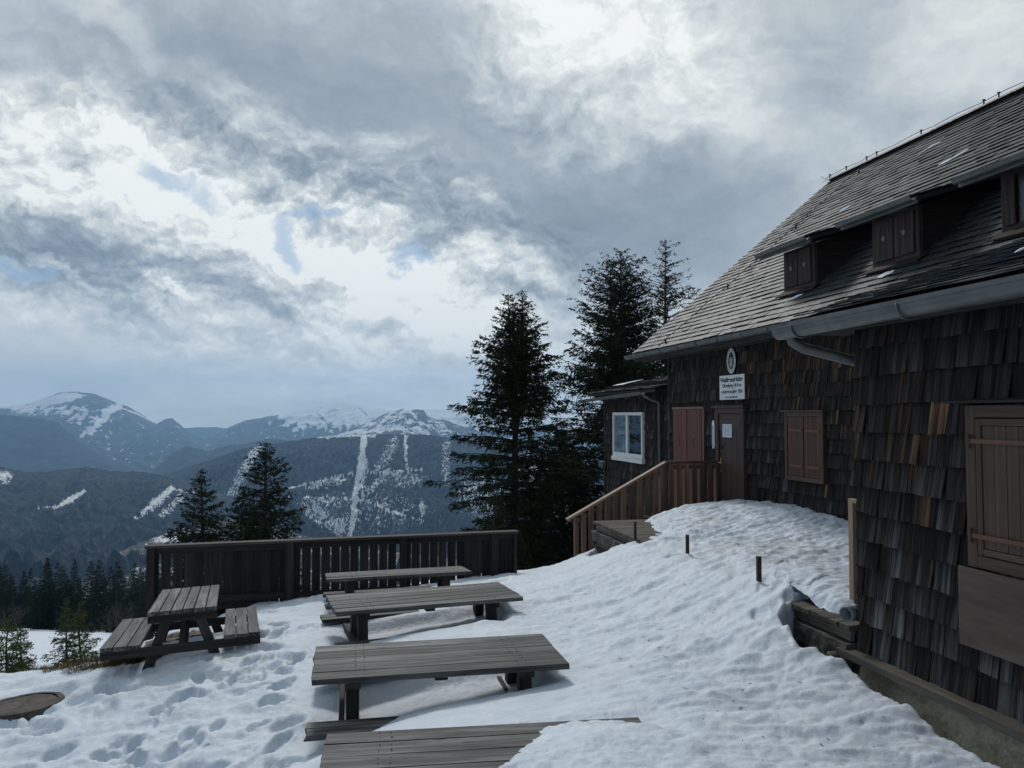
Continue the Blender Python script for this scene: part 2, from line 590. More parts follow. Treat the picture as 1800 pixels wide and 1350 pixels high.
def rock_mat(name, c1, c2, c3, scale=8.0, bump=0.02):
    m, t, b = new_mat(name)
    g = t.node('ShaderNodeTexCoord').outputs['Object']
    n = t.noise(g, scale, 8, 0.65)
    n2 = t.noise(g, scale * 5, 5, 0.7)
    c = t.mix(t.smooth(n, 0.35, 0.65), c1, c2)
    c = t.mix(t.math('MULTIPLY', t.smooth(n2, 0.5, 0.72), 0.6), c, c3)
    c = t.mix(t.smooth(n2, 0.42, 0.3, 0, 0.8), c, tuple(x * 0.3 for x in c1))
    t.put(b.inputs['Base Color'], c)
    b.inputs['Roughness'].default_value = 0.9
    bp = t.node('ShaderNodeBump'); bp.inputs['Strength'].default_value = 0.9; bp.inputs['Distance'].default_value = bump
    t.put(bp.inputs['Height'], t.math('ADD', n, t.math('MULTIPLY', n2, 0.5))); t.l.new(bp.outputs[0], b.inputs['Normal'])
    return m


M_found = rock_mat('rough_concrete_foundation', (0.24, 0.215, 0.16), (0.40, 0.365, 0.28), (0.62, 0.58, 0.46), 6.0, 0.03)
M_slab = rock_mat('old_concrete_slab', (0.05, 0.045, 0.038), (0.10, 0.092, 0.08), (0.16, 0.15, 0.13), 5.0, 0.015)
M_rock = rock_mat('grey_brown_rock', (0.06, 0.055, 0.05), (0.14, 0.12, 0.10), (0.22, 0.18, 0.14), 9.0, 0.02)
M_cover = rock_mat('worn_concrete_cover', (0.05, 0.042, 0.036), (0.11, 0.095, 0.082), (0.2, 0.18, 0.16), 7.0, 0.01)


def snow_mat():
    m, t, b = new_mat('old_snow')
    g = t.node('ShaderNodeTexCoord').outputs['Object']
    d = attr(t, 'dirt')
    n = t.noise(g, 3.0, 6, 0.6)
    c = t.mix(t.smooth(n, 0.35, 0.65), (0.62, 0.695, 0.78), (0.70, 0.77, 0.84))
    sp = t.smooth(t.noise(g, 34.0, 5, 0.7), 0.57, 0.66)
    sp2 = t.smooth(t.noise(g, 5.0, 5, 0.65), 0.42, 0.66)
    c = t.mix(t.math('MULTIPLY', t.math('MULTIPLY', sp2, d), 0.7), c, (0.44, 0.41, 0.32))
    c = t.mix(t.math('MULTIPLY', t.math('MULTIPLY', sp, d), 0.8), c, (0.18, 0.14, 0.10))
    # a few needles and crumbs everywhere
    dot = t.smooth(t.noise(g, 60.0, 2, 0.5), 0.735, 0.77)
    c = t.mix(t.math('MULTIPLY', dot, 0.6), c, (0.14, 0.12, 0.10))
    earth = t.math('GREATER_THAN', t.math('ADD', attr(t, 'earth'), t.math('MULTIPLY', t.math('SUBTRACT', t.noise(g, 6.0, 6, 0.65), 0.5), 0.9)), 0.5)
    ec = t.mix(t.smooth(t.noise(g, 22.0, 5, 0.65), 0.4, 0.6), (0.022, 0.017, 0.012), (0.10, 0.082, 0.045))
    c = t.mix(earth, c, ec)
    t.put(b.inputs['Base Color'], c)
    t.put(b.inputs['Roughness'], t.smooth(t.noise(g, 20, 4), 0.3, 0.7, 0.5, 0.75))
    b.inputs['Specular IOR Level'].default_value = 0.4
    h = t.math('ADD', t.math('MULTIPLY', t.noise(g, 26.0, 6, 0.65), 1.0), t.math('MULTIPLY', t.noise(g, 9.0, 4, 0.6), 1.2))
    bp = t.node('ShaderNodeBump'); bp.inputs['Strength'].default_value = 0.45; bp.inputs['Distance'].default_value = 0.02
    t.put(bp.inputs['Height'], h); t.l.new(bp.outputs[0], b.inputs['Normal'])
    return m


M_snow = snow_mat()


def hill_mat(name, f1, f2, sc_f, sc_s, rocky=None, spread=3.2):
    m, t, b = new_mat(name)
    g = t.node('ShaderNodeNewGeometry').outputs['Position']
    gz = t.vmath('MULTIPLY', g, (1.0, 1.0, 0.35))
    n = t.noise(gz, sc_f, 6, 0.7)
    nb = t.noise(g, sc_f * 0.08, 4, 0.6)
    f = t.math('ADD', t.math('MULTIPLY', n, 0.75), t.math('MULTIPLY', nb, 0.25))
    c = t.mix(t.smooth(f, 0.42, 0.60), f1, f2)
    if rocky:
        c = t.mix(t.smooth(nb, 0.45, 0.6), c, rocky)
    s = t.math('ADD', attr(t, 'snow'), t.math('MULTIPLY', t.math('SUBTRACT', t.noise(gz, sc_s, 6, 0.72), 0.5), spread))
    s = t.smooth(s, 0.46, 0.56)
    s = t.math('MULTIPLY', s, t.smooth(attr(t, 'snow'), 0.02, 0.12))
    c = t.mix(s, c, (0.96, 0.96, 0.95))
    t.put(b.inputs['Base Color'], c)
    b.inputs['Roughness'].default_value = 0.95
    b.inputs['Specular IOR Level'].default_value = 0.1
    return m


def needle_mat(name, dark, light):
    m, t, b = new_mat(name)
    r = attr(t, 'rnd')
    c = t.mix(r, dark, light)
    t.put(b.inputs['Base Color'], c)
    b.inputs['Roughness'].default_value = 0.8
    b.inputs['Specular IOR Level'].default_value = 0.1
    return m


M_needle = needle_mat('spruce_needles', (0.010, 0.017, 0.008), (0.032, 0.046, 0.019))
M_needle_y = needle_mat('young_spruce_needles', (0.030, 0.045, 0.015), (0.12, 0.15, 0.045))
M_needle_d = needle_mat('forest_spruce_needles', (0.007, 0.014, 0.009), (0.022, 0.036, 0.019))
M_bark = rock_mat('spruce_bark', (0.022, 0.017, 0.014), (0.05, 0.04, 0.034), (0.08, 0.07, 0.06), 12.0, 0.01)
M_twig = rock_mat('bare_twigs', (0.035, 0.03, 0.028), (0.08, 0.068, 0.062), (0.1, 0.09, 0.08), 12.0, 0.01)

# ------------------------------------------------------------------ snow terrain
CP = []


def cy(px, py, y): CP.append(PY(px, py, y) - np.array([0, 0, CZ]))
def ch(px, py, h):
    r = ray(px, py); CP.append(r * -h / r[2])
def cv(px, py, v):
    r = ray(px, py); CP.append(r * v / (r @ VH))
def cf(v, u, z):
    q = W(v, u, z); CP.append(q - np.array([0, 0, CZ]))


for px, py, h in [(0, 1350, 2.9), (-300, 1350, 3.0), (300, 1350, 2.65), (540, 1350, 2.52), (450, 1250, 2.52), (300, 1220, 2.56),
                  (150, 1200, 2.72), (-120, 1240, 2.98), (40, 1240, 2.86), (250, 1170, 2.60), (330, 1140, 2.52), (420, 1124, 2.465), (470, 1085, 2.62),
                  (200, 1160, 2.78), (100, 1172, 2.95), (-50, 1185, 3.05), (520, 1150, 2.47), (500, 1300, 2.50), (1000, 1180, 2.14),
                  (1080, 1200, 2.06), (1100, 1262, 2.03), (1000, 1300, 1.972), (925, 1304, 1.995), (875, 1346, 1.99), (1040, 1280, 1.99), (950, 1282, 2.08), (1050, 1267, 2.07), (1090, 1259, 2.03), (860, 1300, 2.08), (930, 1290, 2.07), (1100, 1300, 1.955), (1000, 1330, 1.945), (960, 1350, 1.945), (1000, 1350, 1.935),
                  (1100, 1350, 1.94), (1200, 1350, 1.98), (1400, 1350, 2.06), (1600, 1350, 2.22), (580, 1330, 2.45), (700, 1400, 2.35),
                  (760, 1500, 2.3), (860, 1500, 2.05), (1100, 1550, 1.95), (600, 1600, 2.45), (200, 1700, 2.65), (1500, 1700, 2.1),
                  (1300, 1080, 1.98), (1300, 1150, 2.06), (1200, 1200, 2.06), (2100, 1500, 2.3), (-800, 1400, 3.3), (900, 2600, 2.35)]:
    ch(px, py, h)
for px, py, y in [(460, 1058, 12.0), (540, 1048, 11.9), (620, 1262, 6.35), (750, 1232, 6.45), (880, 1208, 6.6), (700, 1279, 5.13),
                  (850, 1270, 5.12), (1000, 1262, 5.15), (600, 1287, 5.35), (1740, 1332, 5.35), (1600, 1243, 5.9), (1510, 1180, 6.5), (1465, 1150, 6.7),
                  (1400, 1080, 7.25), (950, 1080, 9.0), (1000, 1110, 8.3), (1100, 1050, 9.2), (1200, 1050, 8.6), (1150, 1120, 7.5),
                  (870, 1105, 8.2), (640, 1130, 8.3), (610, 1075, 10.3), (830, 1026, 11.2), (930, 1018, 11.6), (905, 1010, 12.6),
                  (1000, 993, 13.3), (1040, 985, 13.2), (1095, 965, 12.4), (820, 1024, 12.0)]:
    cy(px, py, y)
for px, py, v in [(1385, 1046, 4.15), (1500, 1080, 4.5), (1500, 1000, 5.7), (1500, 925, 7.1), (1450, 912, 7.0), (1380, 893, 6.9),
                  (1300, 887, 6.75), (1240, 885, 6.5), (1150, 903, 5.6), (1118, 928, 4.9), (1209, 978, 4.3), (1335, 1014, 4.3),
                  (1118, 946, 4.3), (1300, 950, 5.5), (1400, 960, 5.6), (1400, 1010, 4.7), (1190, 925, 5.2)]:
    cv(px, py, v)
for q in [(-2.6, 12.6, -3.0), (-0.7, 12.5, -2.8), (0.8, 12.6, -2.72), (2.4, 12.8, -2.55), (7.2, 14.6, -1.75), (6.0, 14.6, -2.3), (9, 12, -1.5), (9, 8, -1.55), (6.5, 4.5, -2.3),
          (-6, 12.5, -3.4), (4.6, 15, -2.9), (2.0, 15, -3.1), (-2, 15.5, -3.5), (8, 2, -2.3), (-9, 6, -3.5), (-11, 11, -4.0), (10, 17, -2.6)]:
    cf(*q)
CP = np.array(CP)


def tps_fit(P, lam=0.003):
    X = P[:, :2]; n = len(X)
    d = np.linalg.norm(X[:, None] - X[None], axis=2)
    K = np.where(d > 0, d * d * np.log(d + 1e-12), 0)
    K += np.eye(n) * lam * n
    A = np.zeros((n + 3, n + 3)); A[:n, :n] = K; A[:n, n] = 1; A[:n, n + 1:] = X; A[n, :n] = 1; A[n + 1:, :n] = X.T
    return np.linalg.solve(A, np.r_[P[:, 2], 0, 0, 0])


TW = tps_fit(CP)


def tps(x, y):
    n = len(CP); out = np.full(x.shape, TW[n])
    out = out + TW[n + 1] * x + TW[n + 2] * y
    for i in range(n):
        r2 = (x - CP[i, 0]) ** 2 + (y - CP[i, 1]) ** 2 + 1e-12
        out += TW[i] * 0.5 * r2 * np.log(r2)
    return out


def far_slope(x, y):
    h = 1.9 + 0.248 * y
    return -(h + np.where(y > 140, (y - 140) * 0.05, 0) + 0.35 * fbm(x / 18.0, y / 18.0, 3))


TABLES = [(-0.15, 4.28, 2.0, 0.92), (-0.17, 6.22, 2.0, 0.93), (0.02, 8.5, 2.0, 0.92), (-0.1, 10.5, 2.0, 0.9)]


def H(x, y, detail=True):
    """snow height (z relative to the eye)"""
    u = x * UH[0] + y * UH[1]; v = x * VH[0] + y * VH[1]
    z = np.clip(tps(np.clip(x, -14, 12), np.clip(y, 1.0, 17.5)), -5, -1.2)
    us = 13.2 - 3.3 * sstep(-3.2, -5.0, x)
    b = sstep(0, 1, (u - us) / 5.0)
    z = z * (1 - b) + np.minimum(far_slope(x, y), z) * b
    if detail:
        near = 1 - sstep(14, 30, y)
        # wind and melt ripples running along the slope on the right
        right = sstep(0.5, 2.8, v + 0.15 * (u - 6)) * near
        ca, sa = math.cos(0.35), math.sin(0.35)
        xr = x * ca + y * sa; yr = -x * sa + y * ca
        z = z + right * (0.042 * fbm(xr * 1.1, yr * 3.2, 3, 0.55) + 0.042 * np.abs(fbm(xr * 2.4, yr * 5.2, 2, 0.5)) + 0.016 * np.abs(fbm(xr * 6, yr * 12, 2, 0.5)))
        z = z - right * (0.042 * fbm(xr * 1.1, yr * 3.2, 4, 0.6)) * 0.75 * sstep(-0.2, 0.3, v) * (1 - sstep(1.8, 2.2, v)) * (1 - sstep(5.1, 5.5, u))
        # rough mound in front of the door
        md = np.exp(-(((v - 5.6) / 1.7) ** 2 + ((u - 10.2) / 3.0) ** 2))
        z = z + md * (0.08 * fbm(x * 1.7, y * 1.7, 5, 0.52) + 0.012 * np.abs(fbm(x * 7, y * 7, 3)))
        # trampled part on the left
        left = (1 - right) * near
        tz = 1 - 0.8 * sstep(-0.6, 0.0, v) * sstep(4.0, 6.0, u) * (1 - sstep(11.5, 12.3, u))
        left = left * tz
        z = z + left * (0.055 * fbm(x * 1.3, y * 2.1, 5, 0.58) + 0.022 * np.abs(fbm(x * 4.5, y * 5.5, 4, 0.55)))
        z = z + (1 - near) * 0.12 * fbm(x * 0.3, y * 0.3, 4)
    cq = ray(42, 1240) * (-2.84 / ray(42, 1240)[2])
    rr_ = np.hypot(x - cq[0], y - cq[1])
    if detail:
        fl = 1 - sstep(0.34, 0.5, rr_)
        z = z * (1 - fl) - 2.852 * fl
    ta = sstep(-0.35, -0.1, v) * (1 - sstep(2.0, 2.3, v)) * sstep(3.2, 3.6, u) * (1 - sstep(5.18, 5.3, u))
    z = z + 0.022 * np.tanh((z + 1.997) / 0.012) * ta
    # hollows melted out under the tables
    for (v0, u0, L, Wd) in TABLES[1:3]:
        a = sstep(v0 - 0.1, v0 + 0.35, v) * (1 - sstep(v0 + L - 0.25, v0 + L - 0.1, v))
        c = sstep(u0 - 0.05, u0 + 0.25, u) * (1 - sstep(u0 + Wd - 0.1, u0 + Wd + 0.15, u))
        z = z - 0.13 * a * c
    return z


def edge_v(u):
    """where the snow ends short of the hut foundation and the terrace edge"""
    e = np.interp(u, [2.0, 4.3, 5.2, 5.9, 6.2, 6.5, 6.75, 6.9, 7.05, 7.2, 11.5, 12.0, 13.1, 13.5], [4.23, 4.20, 4.17, 4.08, 3.98, 3.95, 4.02, 4.18, 4.4, 5.1, 5.1, 4.22, 4.18, 5.1])
    return e + 0.05 * fbm(u * 2.2, u * 0 + 3.3, 4, 0.6)


def build_snow():
    na, nr = 1150, 900
    ang = np.linspace(-1.05, 1.0, na)
    fr = np.linspace(0, 1, nr)
    rad = 2.2 * (190 / 2.2) ** (fr ** 1.25)
    A, R = np.meshgrid(ang, rad)
    X = R * np.sin(A); Y = R * np.cos(A)
    Z = H(X, Y)
    # boot prints
    rng = random.Random(5)
    prints = []

    def trail(p, q, n, jit):
        for i in range(n):
            t = (i + 0.5) / n
            px = p[0] + (q[0] - p[0]) * t + rng.gauss(0, jit); py = p[1] + (q[1] - p[1]) * t + rng.gauss(0, jit)
            a = math.atan2(q[1] - p[1], q[0] - p[0]) + rng.gauss(0, 0.35)
            prints.append((px, py, a, rng.uniform(0.13, 0.20), rng.uniform(0.055, 0.085), rng.uniform(0.03, 0.08)))
    trail((-1.9, 4.5), (-1.4, 11.8), 26, 0.28); trail((-3.2, 5.0), (-2.0, 10.5), 24, 0.35); trail((-0.9, 4.2), (-1.6, 9.0), 20, 0.22)
    trail((-5.5, 7.6), (-0.9, 7.2), 22, 0.3); trail((-4.4, 6.4), (-0.6, 5.2), 20, 0.3); trail((-1.8, 10.6), (-0.4, 11.6), 22, 0.3)
    trail((-3.0, 9.5), (-0.8, 9.6), 16, 0.25); trail((-2.2, 8.0), (-0.8, 11.2), 34, 0.4); trail((-1.0, 10.8), (0.4, 11.8), 10, 0.2)
    trail((2.7, 7.2), (3.9, 9.6), 26, 0.28); trail((3.2, 9.4), (3.4, 12.0), 26, 0.3)
    trail((3.4, 8.2), (1.9, 12.2), 14, 0.35)
    for _ in range(70):
        prints.append((rng.uniform(-5.5, -0.5), rng.uniform(4.2, 11.5), rng.uniform(0, 3.1), rng.uniform(0.12, 0.24), rng.uniform(0.06, 0.13), rng.uniform(0.03, 0.075)))
    for (px, py, a, l, w, d) in prints:
        pv_ = px * VH[0] + py * VH[1]; pu_ = px * UH[0] + py * UH[1]
        if -0.25 < pv_ < 2.2 and 3.5 < pu_ < 11.8: continue
        rr = math.hypot(px, py)
        i0 = np.searchsorted(rad, rr - 0.6); i1 = np.searchsorted(rad, rr + 0.6)
        aa = math.atan2(px, py); da = 0.6 / rr
        j0 = np.searchsorted(ang, aa - da); j1 = np.searchsorted(ang, aa + da)
        if i1 <= i0 or j1 <= j0: continue
        x = X[i0:i1, j0:j1] - px; y = Y[i0:i1, j0:j1] - py
        ex = (x * math.cos(a) + y * math.sin(a)) / l; ey = (-x * math.sin(a) + y * math.cos(a)) / w
        q = np.sqrt(ex * ex + ey * ey)
        Z[i0:i1, j0:j1] += -d * (1 - sstep(0.70, 1.02, q)) * (1 + 0.35 * fbm(x * 9 + px * 7, y * 9, 2)) + 0.16 * d * np.exp(-((q - 1.35) / 0.3) ** 2) * (1 + fbm(x * 5 + px, y * 5, 2))
    U = X * UH[0] + Y * UH[1]; Vv = X * VH[0] + Y * VH[1]
    # the snow stops at the foundation and drops into the gap
    e = edge_v(U)
    drop = sstep(-0.02, 0.16, Vv - e) * (U > 1.0)
    Z = Z - 0.04 * sstep(-0.25, 0, Vv - e) * (U < 7.9) - drop * 0.85
    # left bank below the picnic table: bare earth and grass
    earth = np.zeros_like(Z)
    for (px, py, hh, rx, ry) in BARE:
        c = ray(px, py) * (-hh / ray(px, py)[2])
        k = 1 - np.sqrt(((X - c[0]) / rx) ** 2 + ((Y - c[1]) / ry) ** 2)
        earth = np.maximum(earth, np.clip(k * 1.3, 0, 1))
    earth = np.maximum(earth, drop * 1.0)
    dirt = np.exp(-(((Vv - 5.2) / 0.8) ** 2 + ((U - 8.9) / 1.1) ** 2)) * 0.9 + np.exp(-(((Vv - 5.7) / 0.35) ** 2 + ((U - 11.6) / 0.5) ** 2)) * 0.5
    dirt += 0.5 * np.exp(-(((X + 3.3) / 1.3) ** 2 + ((Y - 8.2) / 0.4) ** 2))
    dirt += 0.10
    V = np.c_[X.ravel(), Y.ravel(), (Z + CZ).ravel()]
    o = mesh_np('snow_ground', V, grid_faces(nr, na), M_snow, {'dirt': np.clip(dirt, 0, 1).ravel(), 'earth': earth.ravel()})
    tag(o, kind='structure')
    # ground to the sides and behind the viewer
    rs = np.r_[0.05, 0.8, 2.0, 2.25, 6, 20, 60, 180]
    an = np.linspace(0.97, 2 * PI - 1.02, 60)
    A, R = np.meshgrid(an, rs)
    X = R * np.sin(A); Y = R * np.cos(A)
    Z = np.where(R < 2.3, -2.36, -2.4 - 0.02 * R - 0.1 * np.clip(Y, 0, 99)) + CZ - 0.05
    o = mesh_np('snow_ground', np.c_[X.ravel(), Y.ravel(), Z.ravel()], grid_faces(len(rs), 60)[:, ::-1], M_snow,
                {'dirt': X.ravel() * 0, 'earth': X.ravel() * 0})
    tag(o, kind='structure')
    # snow lying on the terrace
    vs = np.linspace(4.44, 7.19, 190); us = np.linspace(6.1, 13.6, 420)
    VV, UU = np.meshgrid(vs, us)
    X = VV * VH[0] + UU * UH[0]; Y = VV * VH[1] + UU * UH[1]
    Z = H(X, Y) - 0.008
    # soft rounded rim along the free edge, and the end beside the steps
    lip = sstep(0.16, 0.0, VV - 4.44) * sstep(7.3, 6.7, UU)
    Z = Z - 0.10 * lip ** 2
    end = sstep(12.2, 12.6, UU - 1.2 * np.clip(VV - 4.5, 0, 1.3) + 0.12 * fbm(VV * 2, UU * 2, 3))
    Z = Z - 0.9 * end
    dirt = np.exp(-(((VV - 5.2) / 0.8) ** 2 + ((UU - 8.9) / 1.1) ** 2)) * 0.9 + np.exp(-(((VV - 5.7) / 0.35) ** 2 + ((UU - 11.6) / 0.5) ** 2)) * 0.5 + 0.1
    o = mesh_np('snow_ground', np.c_[X.ravel(), Y.ravel(), (Z + CZ).ravel()], grid_faces(420, 190)[:, ::-1], M_snow,
                {'dirt': np.clip(dirt, 0, 1).ravel(), 'earth': X.ravel() * 0})
    tag(o, kind='structure')


BARE = [(200, 1162, 2.74, 0.55, 0.22), (150, 1163, 2.85, 0.5, 0.2), (235, 1168, 2.66, 0.35, 0.13), (245, 1160, 2.64, 0.4, 0.2), (310, 1110, 2.62, 0.6, 0.5), (100, 1172, 2.97, 0.25, 0.08)]
build_snow()


# ------------------------------------------------------------------ hills and mountains
def seg_mask(px, py, segs, ells):
    m = np.zeros_like(px)
    wx = px + 4 * fbm(px / 14, py / 14, 3); wy = py + 3 * fbm(px / 11 + 5, py / 11, 3)
    for pts, dens in segs:
        for (x0, y0, w0), (x1, y1, w1) in zip(pts[:-1], pts[1:]):
            dx, dy = x1 - x0, y1 - y0
            t = np.clip(((px - x0) * dx + (py - y0) * dy) / (dx * dx + dy * dy), 0, 1)
            w = (w0 + (w1 - w0) * t) * 0.72
            thin = w < 3.0
            d = np.hypot(np.where(thin, px, wx) - x0 - t * dx, np.where(thin, py, wy) - y0 - t * dy) / np.maximum(w, 0.3)
            m = np.maximum(m, dens * (1 - sstep(0.45, 1.3, d) * (1.0 if dens < 2 else 1)))
    for (cx, cyy, rx, ry, rot, dens) in ells:
        c, s_ = math.cos(rot), math.sin(rot)
        x = (wx - cx) * c + (wy - cyy) * s_; y = -(wx - cx) * s_ + (wy - cyy) * c
        m = np.maximum(m, dens * (1 - sstep(0.35, 1.0, np.hypot(x / rx, y / ry))))
    return m


def hill(name, sil, D0, depth, base_py, step, nt, mat, relief, snow=None, px0=-450, px1=2250, tree=0.0, back=None, seed=0, curve=1.0):
    px = np.arange(px0, px1, step, dtype=float)
    sx, sy = zip(*sil)
    yy = np.interp(px, sx, sy)
    yy = yy + (1.6 * fbm(px / 22 + seed, px * 0 + seed, 4) + (1.3 * fbm(px / 6 + seed, px * 0 + seed, 3) if D0 > 8000 else 0) if relief else 0)
    t = np.linspace(0, 1, nt)
    T, PX = np.meshgrid(t, px, indexing='ij')
    Yd = D0 - depth * T
    SY = yy[None, :] + (base_py - yy[None, :]) * T ** curve
    cxx = (PX - 900) / FPX; cyy = (675 - SY) / FPX
    ry = math.cos(PITCH) - cyy * math.sin(PITCH); rz = math.sin(PITCH) + cyy * math.cos(PITCH)
    X = cxx / ry * Yd; Z = rz / ry * Yd
    k = D0 / FPX            # metres per photo pixel at the ridge
    if relief:
        n = fbm(X / (k * 70) + seed, (Yd + Z * 2) / (k * 130), 6, 0.5, ridged=True)
        env = np.minimum(1, T * 6)
        Z = Z + relief * k * n * env * (0.35 + T)
    if tree:
        Z = Z + tree * k * np.abs(fbm(X / (k * 2.6), Yd / (k * 5), 2)) * 2.4
    # photo position of each vertex, for the snow cover seen there
    ratio = Z / Yd
    phi = np.arctan(ratio) - PITCH
    PYY = 675 - np.tan(phi) * FPX * np.sqrt(1 + 0 * X)
    S_ = np.zeros_like(PX) if snow is None else snow(PX, PYY, T)
    # far side of the ridge
    Xb = X[:1] * 1.0; bd = depth * 0.6
    rows = [(0.5, 0.35), (1.0, 1.0)]
    Xa = np.vstack([cxx[:1] / ry[:1] * (D0 + bd * a) for a, _ in rows[::-1]] + [X])
    Ya = np.vstack([np.full_like(X[:1], D0 + bd * a) for a, _ in rows[::-1]] + [Yd])
    Za = np.vstack([Z[:1] - b * 0.22 * bd for _, b in rows[::-1]] + [Z])
    Sa = np.vstack([S_[:1], S_[:1], S_])
    o = mesh_np(name, np.c_[Xa.ravel(), Ya.ravel(), (Za + CZ).ravel()], grid_faces(nt + 2, len(px))[:, ::-1], mat, {'snow': np.clip(Sa, 0, 1).ravel()})
    tag(o, kind='structure')
    return o


M_hillN = hill_mat('forested_hill', (0.004, 0.008, 0.014), (0.060, 0.068, 0.085), 0.055, 0.095, None)
M_hillM = hill_mat('forested_far_hill', (0.012, 0.020, 0.026), (0.040, 0.048, 0.055), 0.022, 0.018, None)
M_mount = hill_mat('rocky_snow_mountain', (0.03, 0.04, 0.05), (0.08, 0.09, 0.10), 0.010, 0.012, (0.06, 0.06, 0.06))


def s_main(px, py, T):
    m = seg_mask(px, py,
        [([(641, 760, 8), (637, 800, 9), (630, 840, 9), (623, 872, 7)], 1.0), ([(623, 872, 7), (622, 905, 9), (615, 942, 5)], 0.95),
         ([(640, 810, 12), (632, 845, 15), (640, 868, 9)], 0.55),
         ([(714, 766, 4.5), (713, 800, 4.2), (717, 828, 4.4)], 0.7), ([(692, 775, 16), (680, 805, 18), (665, 828, 18)], 0.40),
         ([(683, 828, 11), (655, 858, 10), (633, 878, 6)], 0.5), ([(715, 830, 10), (728, 850, 8)], 0.42),
         ([(508, 858, 1.5), (545, 850, 1.5), (590, 837, 1.5), (625, 831, 1.3), (680, 830, 1.8), (742, 824, 1.8)], 1.0),
         ([(506, 872, 1.6), (560, 875, 1.5), (620, 876, 2.0), (650, 882, 2.2), (690, 900, 2.0), (752, 918, 1.6)], 1.0),
         ([(458, 783, 8), (444, 800, 12), (425, 832, 14)], 0.55), ([(425, 832, 14), (400, 880, 12)], 0.45), ([(785, 780, 14), (783, 850, 12)], 0.40),
         ([(560, 768, 4), (620, 765, 5), (660, 765, 6)], 0.7)],
        [(560, 905, 60, 26, 0.6, 0.56), (600, 925, 25, 28, 0, 0.58), (575, 848, 70, 13, -0.2, 0.48), (570, 882, 60, 12, 0.1, 0.48), (742, 893, 9, 26, 0, 0.6),
         (850, 870, 70, 60, 0, 0.5), (955, 835, 60, 60, 0, 0.75), (1010, 900, 60, 60, 0, 0.55), (700, 840, 70, 22, 0.1, 0.42), (650, 900, 150, 60, 0, 0.27)])
    return np.maximum(m, 0.06)


def s_left(px, py, T):
    m = seg_mask(px, py, [([(150, 862, 3), (125, 877, 9), (100, 892, 3)], 0.9), ([(100, 892, 2), (62, 893, 2)], 0.7),
                          ([(302, 858, 8), (275, 882, 14), (238, 912, 5)], 0.66), ([(300, 858, 5), (345, 868, 4)], 0.6), ([(315, 875, 14), (285, 905, 10)], 0.5)],
                 [(8, 838, 24, 16, 0, 0.62), (300, 945, 34, 14, -0.2, 0.85)])
    return np.maximum(m, 0.05)


def s_spur(px, py, T):
    m = seg_mask(px, py, [([(208, 1000, 1.5), (245, 998, 1.5)], 1.0)], [(300, 945, 50, 14, -0.2, 0.66), (330, 1010, 90, 40, 0, 0.5)])
    return np.maximum(m, 0.2)


def s_west(px, py, T):
    m = seg_mask(px, py, [([(210, 714, 8), (192, 722, 13), (172, 745, 11), (158, 762, 5)], 0.95), ([(160, 752, 7), (140, 768, 4)], 0.75), ([(210, 716, 4), (240, 727, 3), (275, 744, 2)], 0.7)],
                 [(95, 702, 75, 13, -0.15, 1.1), (90, 722, 110, 14, 0, 0.55), (150, 735, 60, 22, 0, 0.5), (30, 715, 60, 8, 0, 0.85)])
    return np.maximum(m, 0.12)


def s_peak(px, py, T):
    m = 0.98 * sstep(768, 742, py + 7 * fbm(px / 7, py / 60, 3) * 2) * sstep(470, 520, px)
    m = np.maximum(m, seg_mask(px, py, [([(530, 740, 3), (533, 765, 2)], 0.8), ([(472, 738, 2), (476, 748, 2)], 0.7)], [(497, 733, 16, 9, 0, 0.95)]))
    cut = seg_mask(px, py, [([(558, 727, 3), (575, 745, 6), (590, 758, 6)], 1.0), ([(520, 745, 6), (505, 757, 9)], 1.0), ([(632, 718, 2), (655, 738, 3)], 0.9)], [(550, 757, 18, 12, 0, 1.0), (600, 768, 60, 10, 0, 1.0)])
    return np.maximum(np.clip(m - cut * 0.6, 0, 1), 0.1)


def s_crag(px, py, T):
    m = seg_mask(px, py, [([(680, 727, 6), (720, 722, 6), (735, 740, 5), (760, 750, 4)], 0.7), ([(590, 764, 5), (640, 758, 8), (700, 752, 10), (750, 760, 9)], 0.7)],
                 [(700, 738, 60, 14, 0, 0.55), (770, 750, 40, 20, 0.5, 0.5), (650, 750, 50, 12, 0, 0.5)])
    return np.maximum(m, 0.22)


hill('mountain', [(-500, 760), (0, 758), (330, 752), (370, 750), (420, 756), (500, 758), (900, 752), (2300, 760)], 14000, 900, 840, 12, 20, M_mount, 10, None, seed=9)
hill('mountain', [(-500, 730), (0, 716), (22, 713), (50, 709), (80, 698), (105, 690), (130, 688), (165, 692), (190, 702), (225, 715), (250, 729), (275, 745),
                  (290, 737), (303, 735), (318, 748), (340, 767), (370, 773), (500, 800), (2300, 870)], 10500, 3800, 900, 3, 130, M_mount, 15, s_west, px1=900, seed=2)
hill('mountain', [(-500, 760), (345, 775), (370, 770), (400, 752), (430, 739), (475, 732), (500, 727), (515, 723), (545, 716), (575, 712), (605, 705), (625, 709),
                  (660, 716), (700, 722), (760, 719), (800, 718), (900, 730), (1000, 745), (1200, 740), (2300, 780)], 11500, 3200, 850, 2.5, 110, M_mount, 17, s_peak, px0=200, seed=4)
hill('mountain', [(200, 790), (560, 775), (600, 762), (640, 745), (680, 726), (705, 719), (715, 719), (745, 721), (752, 732), (790, 741), (815, 750), (860, 765), (960, 770),
                  (1100, 790), (2300, 800)], 8300, 2000, 850, 2.5, 90, M_mount, 15, s_crag, px0=400, seed=12)
hill('mountain', [(-500, 735), (0, 728), (60, 734), (100, 741), (118, 757), (150, 785), (200, 810), (270, 840), (2300, 880)], 7000, 1600, 930, 4, 60, M_hillM, 12, None, px1=900, seed=6)
